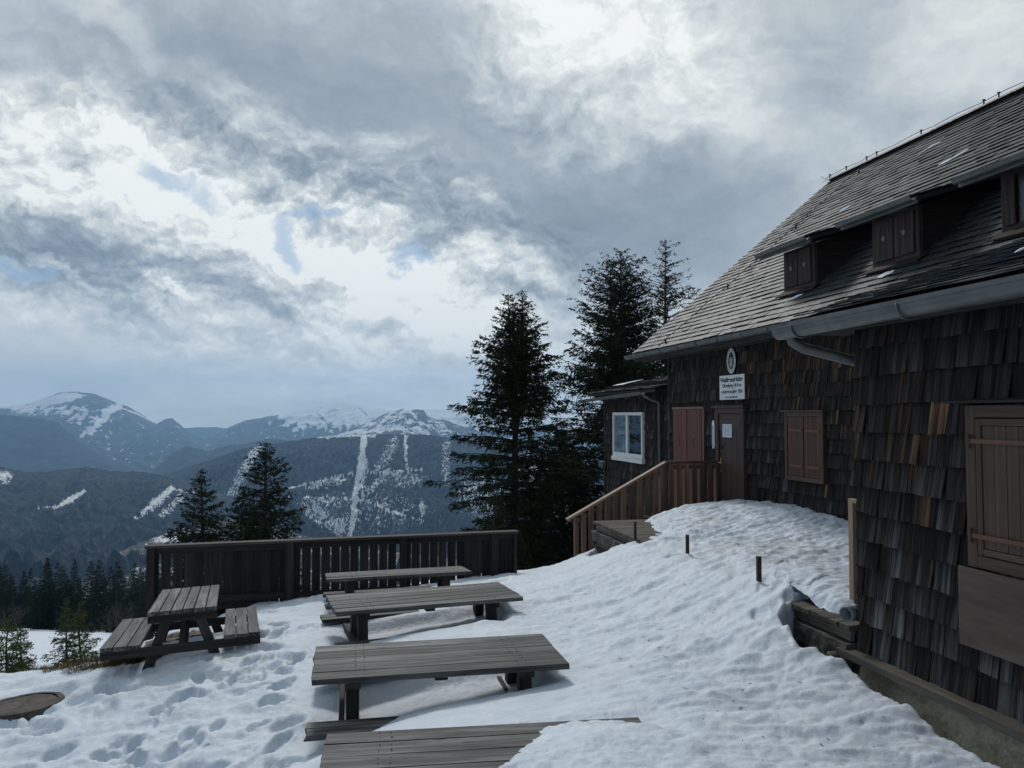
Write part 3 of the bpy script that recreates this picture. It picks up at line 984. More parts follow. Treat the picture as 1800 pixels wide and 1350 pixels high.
hill('mountain', [(-500, 870), (220, 850), (265, 830), (300, 800), (328, 784), (365, 793), (400, 783), (430, 780), (470, 771), (560, 780), (2300, 860)], 6300, 1300, 930, 4, 60, M_hillM, 10, None, px1=1200, seed=7)
hill('hill', [(-500, 900), (250, 850), (330, 822), (380, 806), (420, 791), (500, 778), (560, 769), (620, 765), (700, 764), (760, 766), (800, 773), (900, 795), (1100, 830), (2300, 880)],
     3900, 1500, 1060, 1.8, 230, M_hillN, 30, s_main, px0=150, px1=1500, tree=2.2, seed=1)
hill('hill', [(-500, 800), (0, 820), (20, 826), (50, 831), (100, 828), (150, 821), (200, 829), (260, 831), (320, 842), (420, 880), (560, 960), (700, 1060), (2300, 1200)],
     3100, 1500, 1090, 1.8, 190, M_hillN, 26, s_left, px0=-400, px1=760, tree=1.9, seed=3)
hill('hill', [(-500, 1120), (60, 1050), (140, 1006), (185, 982), (230, 962), (300, 934), (420, 910), (600, 960), (2300, 1200)],
     1900, 700, 1120, 3, 90, hill_mat('brown_wooded_spur', (0.035, 0.034, 0.034), (0.11, 0.095, 0.08), 0.16, 0.12), 14, s_spur, px0=-400, px1=900, tree=2.0, seed=8)


def plain_sheet():
    X, Y = np.meshgrid(np.linspace(-14000, 14000, 30), np.linspace(-3000, 16500, 30))
    Z = np.full_like(X, -900.0)
    o = mesh_np('valley_ground', np.c_[X.ravel(), Y.ravel(), Z.ravel()], grid_faces(30, 30), M_hillM, {'snow': X.ravel() * 0})
    tag(o, kind='structure')
    # wooded slope below the clearing
    X, Y = np.meshgrid(np.linspace(-1, 1, 60), np.linspace(150, 1500, 60))
    Z = CZ - (1.9 + 0.248 * Y + np.where(Y > 140, (Y - 140) * 0.05, 0)) - 1.2
    X = X * (200 + Y * 1.2)
    o = mesh_np('wooded_slope', np.c_[X.ravel(), Y.ravel(), Z.ravel()], grid_faces(60, 60), M_hillN, {'snow': X.ravel() * 0})
    tag(o, kind='structure')


plain_sheet()
# ------------------------------------------------------------------ the hut
WV, MV, AV = 4.40, 7.20, 7.30               # wall planes: wing, main front, annex
RW = random.Random(11)


def shingles(mb, O, A, B, N, LA, LB, ex, wr, th, kick, jit, tint, sag=None, top_lap=1.25, skew=0.0, gap=0.003):
    """courses of lapped boards: A along, B up the surface, N outwards"""
    O, A, B, N = (np.array(q, float) for q in (O, A, B, N))
    rows = int(math.ceil(LB / ex))
    for i in range(rows):
        b0 = i * ex
        a = -RW.uniform(0, wr[1])
        while a < LA:
            w = RW.uniform(*wr)
            a0, a1 = max(a, 0), min(a + w - gap, LA)
            a += w
            if a1 - a0 < 0.02: continue
            s0 = sag((a0 + a1) / 2, b0) if sag else 0.0
            lo = b0 + s0 + RW.uniform(-jit, jit)
            sk = RW.uniform(-1, 1) * skew * (a1 - a0)
            hi = min(b0 + s0 + ex * top_lap, LB)
            if hi - lo < 0.02: continue
            k = kick * RW.uniform(0.75, 1.25)
            kk = RW.uniform(-0.12, 0.12) * kick
            t = th
            p = [O + A * a0 + B * (lo - sk) + N * (k + kk), O + A * a1 + B * (lo + sk) + N * (k - kk),
                 O + A * a1 + B * hi + N * (t * 0.6), O + A * a0 + B * hi + N * (t * 0.6)]
            q = [x - N * t for x in p]
            c = tint(a0, b0)
            if c[0] > 2.2 * c[2]:
                n_ = RW.choice((2, 3, 3, 4))
                for s_ in range(n_):
                    f0, f1 = s_ / n_, (s_ + 1) / n_
                    L_ = lambda A_, B_, f: A_ + (B_ - A_) * f
                    pp = [L_(p[0], p[1], f0), L_(p[0], p[1], f1), L_(p[3], p[2], f1), L_(p[3], p[2], f0)]
                    qq = [x - N * t for x in pp]
                    e = [hi - lo, (a1 - a0) / n_, t]
                    gv = [(0, 0, 0), (0, e[1], 0), (e[0], e[1], 0), (e[0], 0, 0), (0, 0, t), (0, e[1], t), (e[0], e[1], t), (e[0], 0, t)]
                    kk_ = RW.choice((0.25, 0.4, 0.7, 1.0))
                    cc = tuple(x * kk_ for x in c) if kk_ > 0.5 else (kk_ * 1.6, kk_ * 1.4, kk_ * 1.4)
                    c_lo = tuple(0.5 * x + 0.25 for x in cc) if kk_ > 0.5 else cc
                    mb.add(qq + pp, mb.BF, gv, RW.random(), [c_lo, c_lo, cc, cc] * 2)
                continue
            # order so that the long grain runs up the board
            r = RW.random()
            e = [hi - lo, a1 - a0, t]
            gv = [(0, 0, 0), (0, e[1], 0), (e[0], e[1], 0), (e[0], 0, 0), (0, 0, t), (0, e[1], t), (e[0], e[1], t), (e[0], 0, t)]
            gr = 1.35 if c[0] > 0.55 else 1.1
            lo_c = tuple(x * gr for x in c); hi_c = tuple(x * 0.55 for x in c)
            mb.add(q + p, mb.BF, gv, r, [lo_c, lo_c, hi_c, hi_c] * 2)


def wall_tint(warm, grey, moss=None):
    def f(a, b):
        w = warm(a, b); g = grey(a, b)
        x = RW.random()
        base = RW.uniform(0.45, 0.80)
        c = [base * 0.93, base * 0.83, base * 0.78]
        if x < w:
            k = RW.uniform(0.8, 2.4)
            c = [k * 1.35, k * 0.74, k * 0.40]
        elif x < w + g:
            k = RW.uniform(0.95, 1.6)
            c = [k * 0.95, k * 0.98, k * 1.0]
        if moss and RW.random() < moss(a, b):
            c = [base * 0.5, base * 0.75, base * 0.3]
        return tuple(c)
    return f


hut = fthing('mountain_hut', 'long dark shingled mountain hut with grey slate roof and three shuttered dormers', 'hut', WV, 6.05, -2.1)

# --- wing wall (nearest to the viewer)
zs0, zt0 = -1.985, 0.80
m = MB(1)
m.box((WV, 0.6, -2.05), (WV + 0.15, 6.05, zt0), col=(0.3, 0.3, 0.3))
m.hexa([(WV + 0.15, 5.9, -2.05), (MV + 0.05, 5.9, -2.05), (MV + 0.05, 6.05, -2.05), (WV + 0.15, 6.05, -2.05), (WV + 0.15, 5.9, zt0), (MV + 0.05, 5.9, zt0 + 0.85), (MV + 0.05, 6.05, zt0 + 0.85), (WV + 0.15, 6.05, zt0)], col=(0.3, 0.3, 0.3))
wt = wall_tint(lambda a, b: 0.42 * math.exp(-((b - 2.0) / 0.45) ** 2) + 0.02, lambda a, b: 0.55 * max(0, 1 - b / 1.6), lambda a, b: 0.10 if b < 0.8 and a > 1.0 else 0.01)
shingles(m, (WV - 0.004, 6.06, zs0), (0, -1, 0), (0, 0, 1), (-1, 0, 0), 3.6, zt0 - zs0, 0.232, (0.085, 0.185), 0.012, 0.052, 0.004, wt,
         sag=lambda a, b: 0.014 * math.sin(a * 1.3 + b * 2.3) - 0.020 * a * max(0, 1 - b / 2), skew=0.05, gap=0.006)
# corner end: one column of shingles seen edge-on
for i in range(12):
    z = zs0 + i * 0.232
    m.hexa([(WV - 0.045, 6.06, z), (WV + 0.2, 6.10, z), (WV + 0.2, 6.10, z + 0.012), (WV - 0.045, 6.06, z + 0.012),
            (WV - 0.010, 6.052, z + 0.25), (WV + 0.2, 6.052, z + 0.25), (WV + 0.2, 6.065, z + 0.25), (WV - 0.010, 6.065, z + 0.25)], col=(0.9, 0.95, 1.0))
wall = m.build('wing_wall', M_shingle, hut)
m = MB(2)
m.hexa([(WV - 0.15, 6.18, -2.035), (WV + 0.02, 6.18, -2.035), (WV + 0.02, 2.3, -2.035), (WV - 0.15, 2.3, -2.035),
        (WV - 0.15, 6.18, -1.995), (WV + 0.02, 6.18, -1.985), (WV + 0.02, 2.3, -1.985), (WV - 0.15, 2.3, -1.995)])
m.box((WV - 0.165, 2.3, -2.06), (WV - 0.15, 6.19, -1.997))
m.build('drip_board', M_sill, hut, bevel=0.004)


def lumpy(name, v0, v1, u0, u1, z0, z1, mat, parent, amp=0.02, nu=90, nz=22, seed=0, taper=0.0):
    """rough masonry block: front face, top and the end face towards the distance"""
    us = np.linspace(u0, u1, nu); zs = np.linspace(z0, z1, nz)
    Z, Uu = np.meshgrid(zs, us)
    Vv = v0 - amp * 1.6 * (fbm(Uu * 3.1 + seed, Z * 3.1, 5, 0.6)) - taper * (z1 - Z)
    V = [np.c_[Vv.ravel(), Uu.ravel(), Z.ravel()]]; F = [grid_faces(nu, nz)]
    b = nu * nz
    nv = 14
    vs = np.linspace(0, 1, nv)
    T, U2 = np.meshgrid(vs, us)
    V0 = Vv[:, -1][:, None]
    V2 = V0 + (v1 - V0) * T
    Z2 = z1 + 0 * V2 - amp * 0.6 * np.abs(fbm(V2 * 4, U2 * 4, 4)) * (T > 0)
    V.append(np.c_[V2.ravel(), U2.ravel(), Z2.ravel()]); F.append(grid_faces(nu, nv) + b); b += nu * nv
    T, Z3 = np.meshgrid(vs, zs)
    V0 = Vv[-1, :][:, None]
    V3 = V0 + (v1 - V0) * T
    U3 = u1 + amp * fbm(V3 * 5, Z3 * 5, 4) * (T > 0) * (Z3 < z1)
    V.append(np.c_[V3.ravel(), U3.ravel(), Z3.ravel()]); F.append(grid_faces(nz, nv) + b); b += nz * nv
    V0 = Vv[0, :][:, None]
    V4 = V0 + (v1 - V0) * T
    U4 = u0 - amp * fbm(V4 * 5, Z3 * 5, 4) * (T > 0) * (Z3 < z1)
    V.append(np.c_[V4.ravel(), U4.ravel(), Z3.ravel()]); F.append(grid_faces(nz, nv) + b)
    V = np.vstack(V); F = np.vstack(F)
    M = FM
    v4 = np.c_[V, np.ones(len(V))] @ np.array(M).T
    P = MW[parent.name] if parent is not None else Matrix.Translation(Vector(v4[:, :3].mean(0)))
    loc = (v4 @ np.array(P.inverted()).T)[:, :3]
    o = mesh_np(name, loc, F, mat, None, True, parent)
    if parent is None: o.matrix_world = P
    MW[o.name] = P.copy()
    return o


lumpy('foundation', WV - 0.02, WV + 0.4, 1.8, 6.03, -3.3, -2.037, M_found, hut, 0.03, 240, 60, seed=3, taper=0.22)


def frame_rect(m, plane, u0, u1, z0, z1, w, d0, d1):
    """rectangular frame standing d0..d1 in front of the wall plane"""
    m.box((plane - d1, u0, z0), (plane - d0, u0 + w, z1))
    m.box((plane - d1, u1 - w, z0), (plane - d0, u1, z1))
    m.box((plane - d1 + 0.002, u0 + w, z1 - w), (plane - d0, u1 - w, z1))
    m.box((plane - d1 + 0.002, u0 + w, z0), (plane - d0, u1 - w, z0 + w))


def planks(m, plane, u0, u1, z0, z1, n, d0, d1, gap=0.004):
    w = (u1 - u0) / n
    for i in range(n):
        m.box((plane - d1 + RW.uniform(0, 0.002), u0 + i * w + gap / 2, z0), (plane - d0, u0 + (i + 1) * w - gap / 2, z1))


# wing window with closed shutters
m = MB(3)
ww = (3.55, 4.79, -1.05, 0.07)
frame_rect(m, WV, ww[0], ww[1], ww[2], ww[3], 0.085, 0.0, 0.075)
m.box((WV - 0.05, ww[0] + 0.085, ww[2] + 0.085), (WV - 0.02, ww[1] - 0.085, ww[3] - 0.085), col=(0.2, 0.2, 0.2))
wwin = m.build('window', M_brown2, hut, bevel=0.003)
m = MB(4)
m.hexa([(WV - 0.17, 3.45, 0.085), (WV - 0.0, 3.45, 0.085), (WV - 0.0, 4.90, 0.085), (WV - 0.17, 4.90, 0.085),
        (WV - 0.17, 3.45, 0.10), (WV - 0.0, 3.45, 0.125), (WV - 0.0, 4.90, 0.125), (WV - 0.17, 4.90, 0.10)])
m.build('window_hood', M_beam, hut)
for (a, b) in ((4.19, 4.685), (3.655, 4.15)):
    m = MB(5 + int(a * 10))
    frame_rect(m, WV, a, b, -0.955, -0.025, 0.045, 0.06, 0.088)
    planks(m, WV, a + 0.047, b - 0.047, -0.907, -0.073, 4, 0.06, 0.080)
    sh = m.build('shutter', M_brown2, wwin, bevel=0.002)
    for z in (-0.18, -0.83):
        m = MB(50)
        m.box((WV - 0.096, a + 0.01, z - 0.016), (WV - 0.090, b + 0.05, z + 0.016), col=(1.7, 1.4, 1.15))
        m.tube([(WV - 0.094, b + 0.052, z - 0.05), (WV - 0.094, b + 0.052, z + 0.05)], 0.011, 8)
        m.build('strap_hinge', M_brown2, sh)

# --- main front wall
zm0 = -2.3
m = MB(6)
m.box((MV, 5.0, zm0), (MV + 0.2, 16.30, 1.46), col=(0.3, 0.3, 0.3))
wt = wall_tint(lambda a, b: (0.60 * math.exp(-((a - 7.0) / 3.5) ** 2) + 0.30) * math.exp(-((b - 2.9) / 0.58) ** 2) + 0.03,
               lambda a, b: 0.16 * max(0, 1 - b / 2.0))
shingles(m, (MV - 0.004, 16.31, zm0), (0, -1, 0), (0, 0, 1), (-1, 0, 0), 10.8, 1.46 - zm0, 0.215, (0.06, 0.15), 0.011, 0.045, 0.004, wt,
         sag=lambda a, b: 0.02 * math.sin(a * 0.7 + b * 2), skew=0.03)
m.box((MV - 0.052, 16.31, zm0), (MV + 0.25, 16.40, 1.40), col=(0.9, 0.9, 0.95))
m.build('front_wall', M_shingle, hut)
# gable ends under the roof
m = MB(61)
m.hexa([(MV, 16.1, -2.3), (16.4, 16.1, -2.3), (16.4, 16.1, 1.4), (MV, 16.1, 1.4), (MV, 16.29, -2.3), (16.4, 16.29, -2.3), (16.4, 16.29, 1.4), (MV, 16.29, 1.4)], col=(0.4, 0.4, 0.4))
m.add([(MV, 16.1, 1.4), (16.4, 16.1, 1.4), (11.9, 16.1, 5.4), (MV, 16.29, 1.4), (16.4, 16.29, 1.4), (11.9, 16.29, 5.4)], [(0, 1, 2), (5, 4, 3), (0, 3, 4, 1), (1, 4, 5, 2), (2, 5, 3, 0)], col=(0.4, 0.4, 0.4))
m.build('gable_wall', M_shingle, hut)
# --- annex
m = MB(7)
m.box((AV, 16.42, -4.2), (AV + 3.0, 20.90, 0.80), col=(0.3, 0.3, 0.3))
wt2 = wall_tint(lambda a, b: 0.015, lambda a, b: 0.08)
shingles(m, (AV - 0.004, 20.91, -4.2), (0, -1, 0), (0, 0, 1), (-1, 0, 0), 4.48, 4.72, 0.215, (0.06, 0.15), 0.011, 0.042, 0.012, wt2, skew=0.03)
m.box((AV - 0.055, 20.91, -4.2), (AV + 0.2, 20.97, 0.42), col=(0.9, 0.9, 0.95))
m.build('annex_wall', M_shingle, hut)

# --- main roof
ZE, ZR, VE, VR = 1.44, 5.79, 6.72, 11.91
U0, U1 = 1.0, 17.40
SL = math.hypot(VR - VE, ZR - ZE)
B = np.array([(VR - VE) / SL, 0, (ZR - ZE) / SL]); N = np.array([-B[2], 0, B[0]])


def slate_tint(a, b):
    k = RW.uniform(0.72, 1.25)
    if RW.random() < 0.05: k *= 1.5
    g = RW.uniform(-0.04, 0.05)
    return (k, k * (1 + g), k)


m = MB(8)
e0 = np.array([VE, 0, ZE - 0.03])
m.hexa([e0 + [0, U0, 0] , e0 + B * SL + [0, U0, 0], e0 + B * SL + [0, U1 - 0.02, 0], e0 + [0, U1 - 0.02, 0],
        e0 + [0, U0, 0] - N * 0.10, e0 + B * SL + [0, U0, 0] - N * 0.10, e0 + B * SL + [0, U1 - 0.02, 0] - N * 0.10, e0 + [0, U1 - 0.02, 0] - N * 0.10], col=(0.25, 0.22, 0.2))
Bb = np.array([B[0], 0, -B[2]])
r0 = np.array([VR, 0, ZR - 0.03])
Nb = np.array([B[2], 0, B[0]])
m.hexa([r0 + [0, U0, 0], r0 + Bb * SL + [0, U0, 0], r0 + Bb * SL + [0, U1 - 0.02, 0], r0 + [0, U1 - 0.02, 0],
        r0 + [0, U0, 0] - Nb * 0.10, r0 + Bb * SL + [0, U0, 0] - Nb * 0.10, r0 + Bb * SL + [0, U1 - 0.02, 0] - Nb * 0.10, r0 + [0, U1 - 0.02, 0] - Nb * 0.10], col=(0.8, 0.8, 0.8))
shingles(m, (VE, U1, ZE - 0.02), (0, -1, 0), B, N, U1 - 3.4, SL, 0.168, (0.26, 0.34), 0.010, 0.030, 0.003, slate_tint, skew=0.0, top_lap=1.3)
roof = m.build('roof', M_slate, hut)
m = MB(9)
m.sweep([(-0.17, -0.075), (-0.16, -0.055), (0, 0.035), (0.16, -0.055), (0.17, -0.075), (0, 0.0)], (VR, U0, ZR + 0.05), (VR, U1 + 0.02, ZR + 0.05), ((1, 0, 0), (0, 0, 1)))
m.build('ridge_cap', M_lead, hut)
# bargeboard along the rake, soffit behind the gutter
m = MB(10)
m.sweep([(0, 0), (0, -0.16), (0.03, -0.16), (0.03, 0)], e0 + [0, U1 - 0.02, -0.005], e0 + B * SL + [0, U1 - 0.02, -0.005], ((0, 1, 0), N))
m.box((VE + 0.03, 6.1, ZE - 0.21), (VE + 0.055, U1 - 0.02, ZE - 0.06))
m.box((VE + 0.055, 6.1, ZE - 0.19), (MV, U1 - 0.02, ZE - 0.17))
m.build('bargeboard', M_beam, hut)


def half_pipe(m, a, b, r, th=0.006, n=12):
    pr = [(r * math.cos(t), -r * math.sin(t)) for t in np.linspace(0, PI, n)]
    pr = [(pr[0][0] + 0.012, pr[0][1] + 0.010)] + pr
    pi_ = [((r - th) * math.cos(t), -(r - th) * math.sin(t)) for t in np.linspace(PI, 0, n)]
    lip = [(-r - 0.010, 0.0), (-r - 0.012, 0.012), (-r + 0.002, 0.012)]
    m.sweep(pr[1:] + lip + pi_, a, b, ((1, 0, 0), (0, 0, 1)), smooth=False)


def brackets(par, v, u0, u1, z, r, sp):
    u = u0
    while u > u1:
        m = MB(1)
        pth = [(v - (r + 0.012) * math.cos(t), u, z - (r + 0.012) * math.sin(t)) for t in np.linspace(-0.15, PI, 14)]
        m.tube(pth, 0.009, 6)
        m.build('gutter_bracket', M_zinc, par)
        u -= sp


def end_disc(m, v, u, z, r):
    n = 12
    pr = [(v + r * math.cos(t), u, z - r * math.sin(t)) for t in np.linspace(0, PI, n)]
    pr2 = [(p[0], u - 0.01, p[2]) for p in pr]
    m.add(pr + pr2, [tuple(range(n)), tuple(range(2 * n - 1, n - 1, -1))] + [(i, i + 1, n + i + 1, n + i) for i in range(n - 1)])


m = MB(12)
half_pipe(m, (6.65, U1 + 0.18, ZE - 0.075), (6.65, 6.3, ZE - 0.055), 0.075)
end_disc(m, 6.65, U1 + 0.18, ZE - 0.075, 0.075)
gut = m.build('gutter', M_zinc, hut)
brackets(gut, 6.65, 17.2, 6.6, ZE - 0.07, 0.075, 0.85)

# --- wing roof, shallower and lower, running up into the main roof
WZ, WVE = 0.905, 4.12
ws = math.tan(math.radians(18.5))
WU1 = 6.56
Bw = np.array([math.cos(math.atan(ws)), 0, math.sin(math.atan(ws))]); Nw = np.array([-Bw[2], 0, Bw[0]])
LW = 3.72
m = MB(14)
e1 = np.array([WVE, 0, WZ - 0.03])
m.hexa([e1 + [0, U0, 0], e1 + Bw * LW + [0, U0, 0], e1 + Bw * LW + [0, WU1 - 0.02, 0], e1 + [0, WU1 - 0.02, 0],
        e1 + [0, U0, 0] - Nw * 0.05, e1 + Bw * LW + [0, U0, 0] - Nw * 0.05, e1 + Bw * LW + [0, WU1 - 0.02, 0] - Nw * 0.05, e1 + [0, WU1 - 0.02, 0] - Nw * 0.05], col=(0.25, 0.22, 0.2))
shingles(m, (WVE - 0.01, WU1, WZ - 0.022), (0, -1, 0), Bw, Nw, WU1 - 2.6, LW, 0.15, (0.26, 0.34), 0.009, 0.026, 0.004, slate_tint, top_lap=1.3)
m.build('wing_roof', M_slate, hut)
m = MB(15)
m.box((WVE - 0.055, U0, WZ - 0.105), (WVE - 0.035, WU1 + 0.04, WZ - 0.045))
m.build('drip_edge', M_zinc, hut)
m = MB(16)
m.box((WVE, U0, WZ - 0.20), (WVE + 0.03, WU1 - 0.05, WZ - 0.11))
m.box((WVE + 0.03, U0, WZ - 0.17), (WV + 0.2, WU1 - 0.05, WZ - 0.15))
m.sweep([(0, 0), (0, -0.13), (0.025, -0.13), (0.025, 0)], e1 + [0, WU1 - 0.02, -0.005], e1 + Bw * LW + [0, WU1 - 0.02, -0.005], ((0, 1, 0), Nw))
m.build('fascia', M_beam, hut)
m = MB(17)
gz = 0.79
half_pipe(m, (4.0, 6.62, gz - 0.01), (4.0, U0, gz + 0.02), 0.088)
end_disc(m, 4.0, 6.62, gz - 0.01, 0.088)
gut2 = m.build('gutter', M_zinc, hut)
brackets(gut2, 4.0, 6.28, 1.2, gz - 0.005, 0.088, 1.35)
m = MB(19)
m.tube([(4.02, 6.50, gz - 0.03), (4.05, 6.50, gz - 0.12), (4.14, 6.47, gz - 0.18), (4.62, 6.30, gz - 0.32), (4.72, 6.26, gz - 0.37), (4.74, 6.25, gz - 0.5), (4.74, 6.25, -1.4)], 0.048, 14)
m.tube([(4.02, 6.50, gz - 0.02), (4.02, 6.50, gz - 0.10)], [0.085, 0.05], 14)
m.build('downpipe', M_zinc, hut)

# --- dormers
slope = (ZR - ZE) / (VR - VE)


def roofz(v): return ZE + slope * (v - VE)


for k, (ua, ub) in enumerate(((11.33, 12.10), (9.0, 9.81), (6.75, 7.56))):
    vf = 7.47
    zb = roofz(vf) + 0.03; zt = zb + 0.665
    ds = math.tan(math.radians(17))
    ve = vf - 0.30                              # eave of the dormer roof
    ze = zt + 0.02 - ds * 0.0
    # where its roof meets the main roof
    vm = (ze - ds * ve - ZE + slope * VE) / (slope - ds) + 0.0
    m = MB(20 + k)
    # cheeks
    for uu in (ua - 0.05, ub + 0.02):
        m.add([(vf + 0.02, uu, zb - 0.3), (vf + 0.02, uu, zt), (vm, uu, roofz(vm) - 0.02), (vf + 0.02, uu + 0.03, zb - 0.3), (vf + 0.02, uu + 0.03, zt), (vm, uu + 0.03, roofz(vm) - 0.02)],
              [(0, 1, 2), (5, 4, 3), (0, 3, 4, 1), (1, 4, 5, 2), (2, 5, 3, 0)], col=(0.45, 0.45, 0.45))
    # front frame
    frame_rect(m, vf + 0.02, ua - 0.06, ub + 0.06, zb - 0.02, zt, 0.07, 0.0, 0.055)
    m.box((vf, ua, zb), (vf + 0.02, ub, zt), col=(0.4, 0.4, 0.4))
    # sill apron
    m.hexa([(vf - 0.15, ua - 0.16, zb - 0.11), (vf + 0.05, ua - 0.12, zb + 0.02), (vf + 0.05, ub + 0.12, zb + 0.02), (vf - 0.15, ub + 0.16, zb - 0.11),
            (vf - 0.15, ua - 0.16, zb - 0.09), (vf + 0.05, ua - 0.12, zb + 0.05), (vf + 0.05, ub + 0.12, zb + 0.05), (vf - 0.15, ub + 0.16, zb - 0.09)], col=(0.6, 0.6, 0.6))
    dm = m.build('dormer', M_dorm, hut, bevel=0.003)
    # roof of the dormer
    m = MB(30 + k)
    Ld = math.hypot(vm - ve, ds * (vm - ve)) + 0.05
    Bd = np.array([1, 0, ds]) / math.hypot(1, ds); Nd = np.array([-Bd[2], 0, Bd[0]])
    du0, du1 = ua - 0.34, ub + 0.40
    e = np.array([ve, 0, ze])
    m.hexa([e + [0, du0, 0], e + Bd * Ld + [0, du0, 0], e + Bd * Ld + [0, du1, 0], e + [0, du1, 0],
            e + [0, du0, 0] - Nd * 0.06, e + Bd * Ld + [0, du0, 0] - Nd * 0.06, e + Bd * Ld + [0, du1, 0] - Nd * 0.06, e + [0, du1, 0] - Nd * 0.06], col=(0.3, 0.27, 0.25))
    shingles(m, e + np.array([-0.02, du1 + 0.02, 0.01]), (0, -1, 0), Bd, Nd, du1 - du0 + 0.04, Ld, 0.168, (0.26, 0.34), 0.009, 0.024, 0.004, slate_tint, top_lap=1.3)
    m.build('dormer_roof', M_slate, dm)
    m = MB(40 + k)
    half_pipe(m, (ve - 0.05, du1, ze - 0.02), (ve - 0.05, du0 - 0.0, ze - 0.015), 0.045)
    m.box((ve + 0.002, du0, ze - 0.09), (ve + 0.03, du1, ze - 0.0), col=(0.5, 0.5, 0.5))
    m.build('dormer_gutter', M_zinc, dm)
    if k < 2:
        half = (ub - ua) / 2
        for s_ in (0, 1):
            a0 = ua + s_ * half + 0.012; a1 = a0 + half - 0.024
            m = MB(44 + k * 3 + s_)
            planks(m, vf - 0.012, a0, a1, zb + 0.05, zt - 0.06, 3, 0.025, 0.050, 0.003)
            m.build('shutter', M_dorm, dm)
            m = MB(47)
            cv_, cu = vf - 0.066, (a0 + a1) / 2
            n = 16
            ring = [(cv_, cu + 0.032 * math.cos(2 * PI * i / n), (zb + zt) / 2 + 0.02 + 0.036 * math.sin(2 * PI * i / n)) for i in range(n)]
            ring2 = [(cv_ + 0.008, p[1], p[2]) for p in ring]
            m.add(ring + ring2, [tuple(range(n)), tuple(range(2 * n - 1, n - 1, -1))] + [(i, (i + 1) % n, n + (i + 1) % n, n + i) for i in range(n)])
            m.build('round_peephole', M_zinc, dm)
    else:
        m = MB(49)
        m.box((vf - 0.02, ua + 0.03, zb + 0.05), (vf - 0.005, ub - 0.16, zt - 0.06))
        m.build('window_pane', M_pane, dm)
        m = MB(148); planks(m, vf - 0.012, ub - 0.15, ub - 0.02, zb + 0.05, zt - 0.06, 2, 0.025, 0.050, 0.003)
        m.build('shutter', M_dorm, dm)
        m = MB(48)
        m.box((vf - 0.05, (ua + ub) / 2 - 0.03, zb + 0.05), (vf - 0.022, (ua + ub) / 2 + 0.03, zt - 0.06))
        m.build('mullion', M_dorm, dm)

# --- annex roof
m = MB(51)
az0 = 0.585
As = math.tan(math.radians(12))
Ba = np.array([1, 0, As]) / math.hypot(1, As); Na = np.array([-Ba[2], 0, Ba[0]])
e = np.array([6.85, 0, az0])
LA_ = 3.4
m.hexa([e + [0, 16.42, 0], e + Ba * LA_ + [0, 16.42, 0], e + Ba * LA_ + [0, 21.1, 0], e + [0, 21.1, 0],
        e + [0, 16.42, 0] - Na * 0.07, e + Ba * LA_ + [0, 16.42, 0] - Na * 0.07, e + Ba * LA_ + [0, 21.1, 0] - Na * 0.07, e + [0, 21.1, 0] - Na * 0.07], col=(0.3, 0.28, 0.26))
shingles(m, e + np.array([-0.02, 21.12, 0.012]), (0, -1, 0), Ba, Na, 4.7, LA_, 0.168, (0.26, 0.34), 0.009, 0.024, 0.004, slate_tint, top_lap=1.3)
m.build('annex_roof', M_slate, hut)
m = MB(52)
half_pipe(m, (6.80, 21.75, az0 - 0.17), (6.80, 17.0, az0 - 0.06), 0.065)
end_disc(m, 6.80, 21.75, az0 - 0.17, 0.065)
m.tube([(6.82, 17.05, az0 - 0.12), (6.95, 17.0, az0 - 0.2), (7.2, 17.0, az0 - 0.3), (7.22, 17.0, -2.5)], 0.035, 10)
g3 = m.build('gutter', M_zinc, hut)
brackets(g3, 6.80, 21.4, 17.1, az0 - 0.11, 0.065, 0.85)

# --- annex window, white
m = MB(54)
a0, a1, b0, b1 = 18.05, 20.15, -1.17, 0.075
frame_rect(m, AV - 0.03, a0, a1, b0 + 0.10, b1, 0.075, 0.0, 0.07)
m.box((AV - 0.10, (a0 + a1) / 2 - 0.06, b0 + 0.175), (AV - 0.03, (a0 + a1) / 2 + 0.06, b1 - 0.075))
m.box((AV - 0.13, a0 - 0.03, b0), (AV - 0.02, a1 + 0.03, b0 + 0.098))
m.box((AV - 0.098, a0 + 0.075, b0 + 0.175), (AV - 0.04, (a0 + a1) / 2 - 0.06, b0 + 0.215))
m.box((AV - 0.098, (a0 + a1) / 2 + 0.06, b0 + 0.175), (AV - 0.04, a1 - 0.075, b0 + 0.215))
win = m.build('window', M_white, hut, bevel=0.004)
gm, gt, gb = new_mat('window_glass')
gb.inputs['Base Color'].default_value = (0.8, 0.9, 0.95, 1)
gb.inputs['Roughness'].default_value = 0.02
gb.inputs['Transmission Weight'].default_value = 1.0
gb.inputs['IOR'].default_value = 1.45
gb.inputs['Specular IOR Level'].default_value = 1.0
for (x0, x1) in ((a0 + 0.075, (a0 + a1) / 2 - 0.06), ((a0 + a1) / 2 + 0.06, a1 - 0.075)):
    m = MB(55)
    m.box((AV - 0.070, x0 + 0.001, b0 + 0.216), (AV - 0.066, x1 - 0.001, b1 - 0.076))
    m.build('pane', gm, win)
m = MB(56)
for i in range(26):                           # folds of the curtain behind the left pane
    x = (a0 + a1) / 2 + 0.06 + i * (a1 - a0) / 2 / 26
    m.box((AV - 0.052 + 0.008 * (i % 2), x, b0 + 0.2), (AV - 0.045 + 0.008 * (i % 2), x + (a1 - a0) / 52 + 0.001, b1 - 0.06), rnd=0.5)
m.build('curtain', M_curtain, win)
m = MB(57)
m.box((AV - 0.0445 + 0.012, a0 + 0.07, b0 + 0.2), (AV - 0.028, (a0 + a1) / 2 + 0.05, b1 - 0.06))
m.build('room_shade_panel', M_dark, win)  # near-black panel behind the glass, the room's shade put into its colour

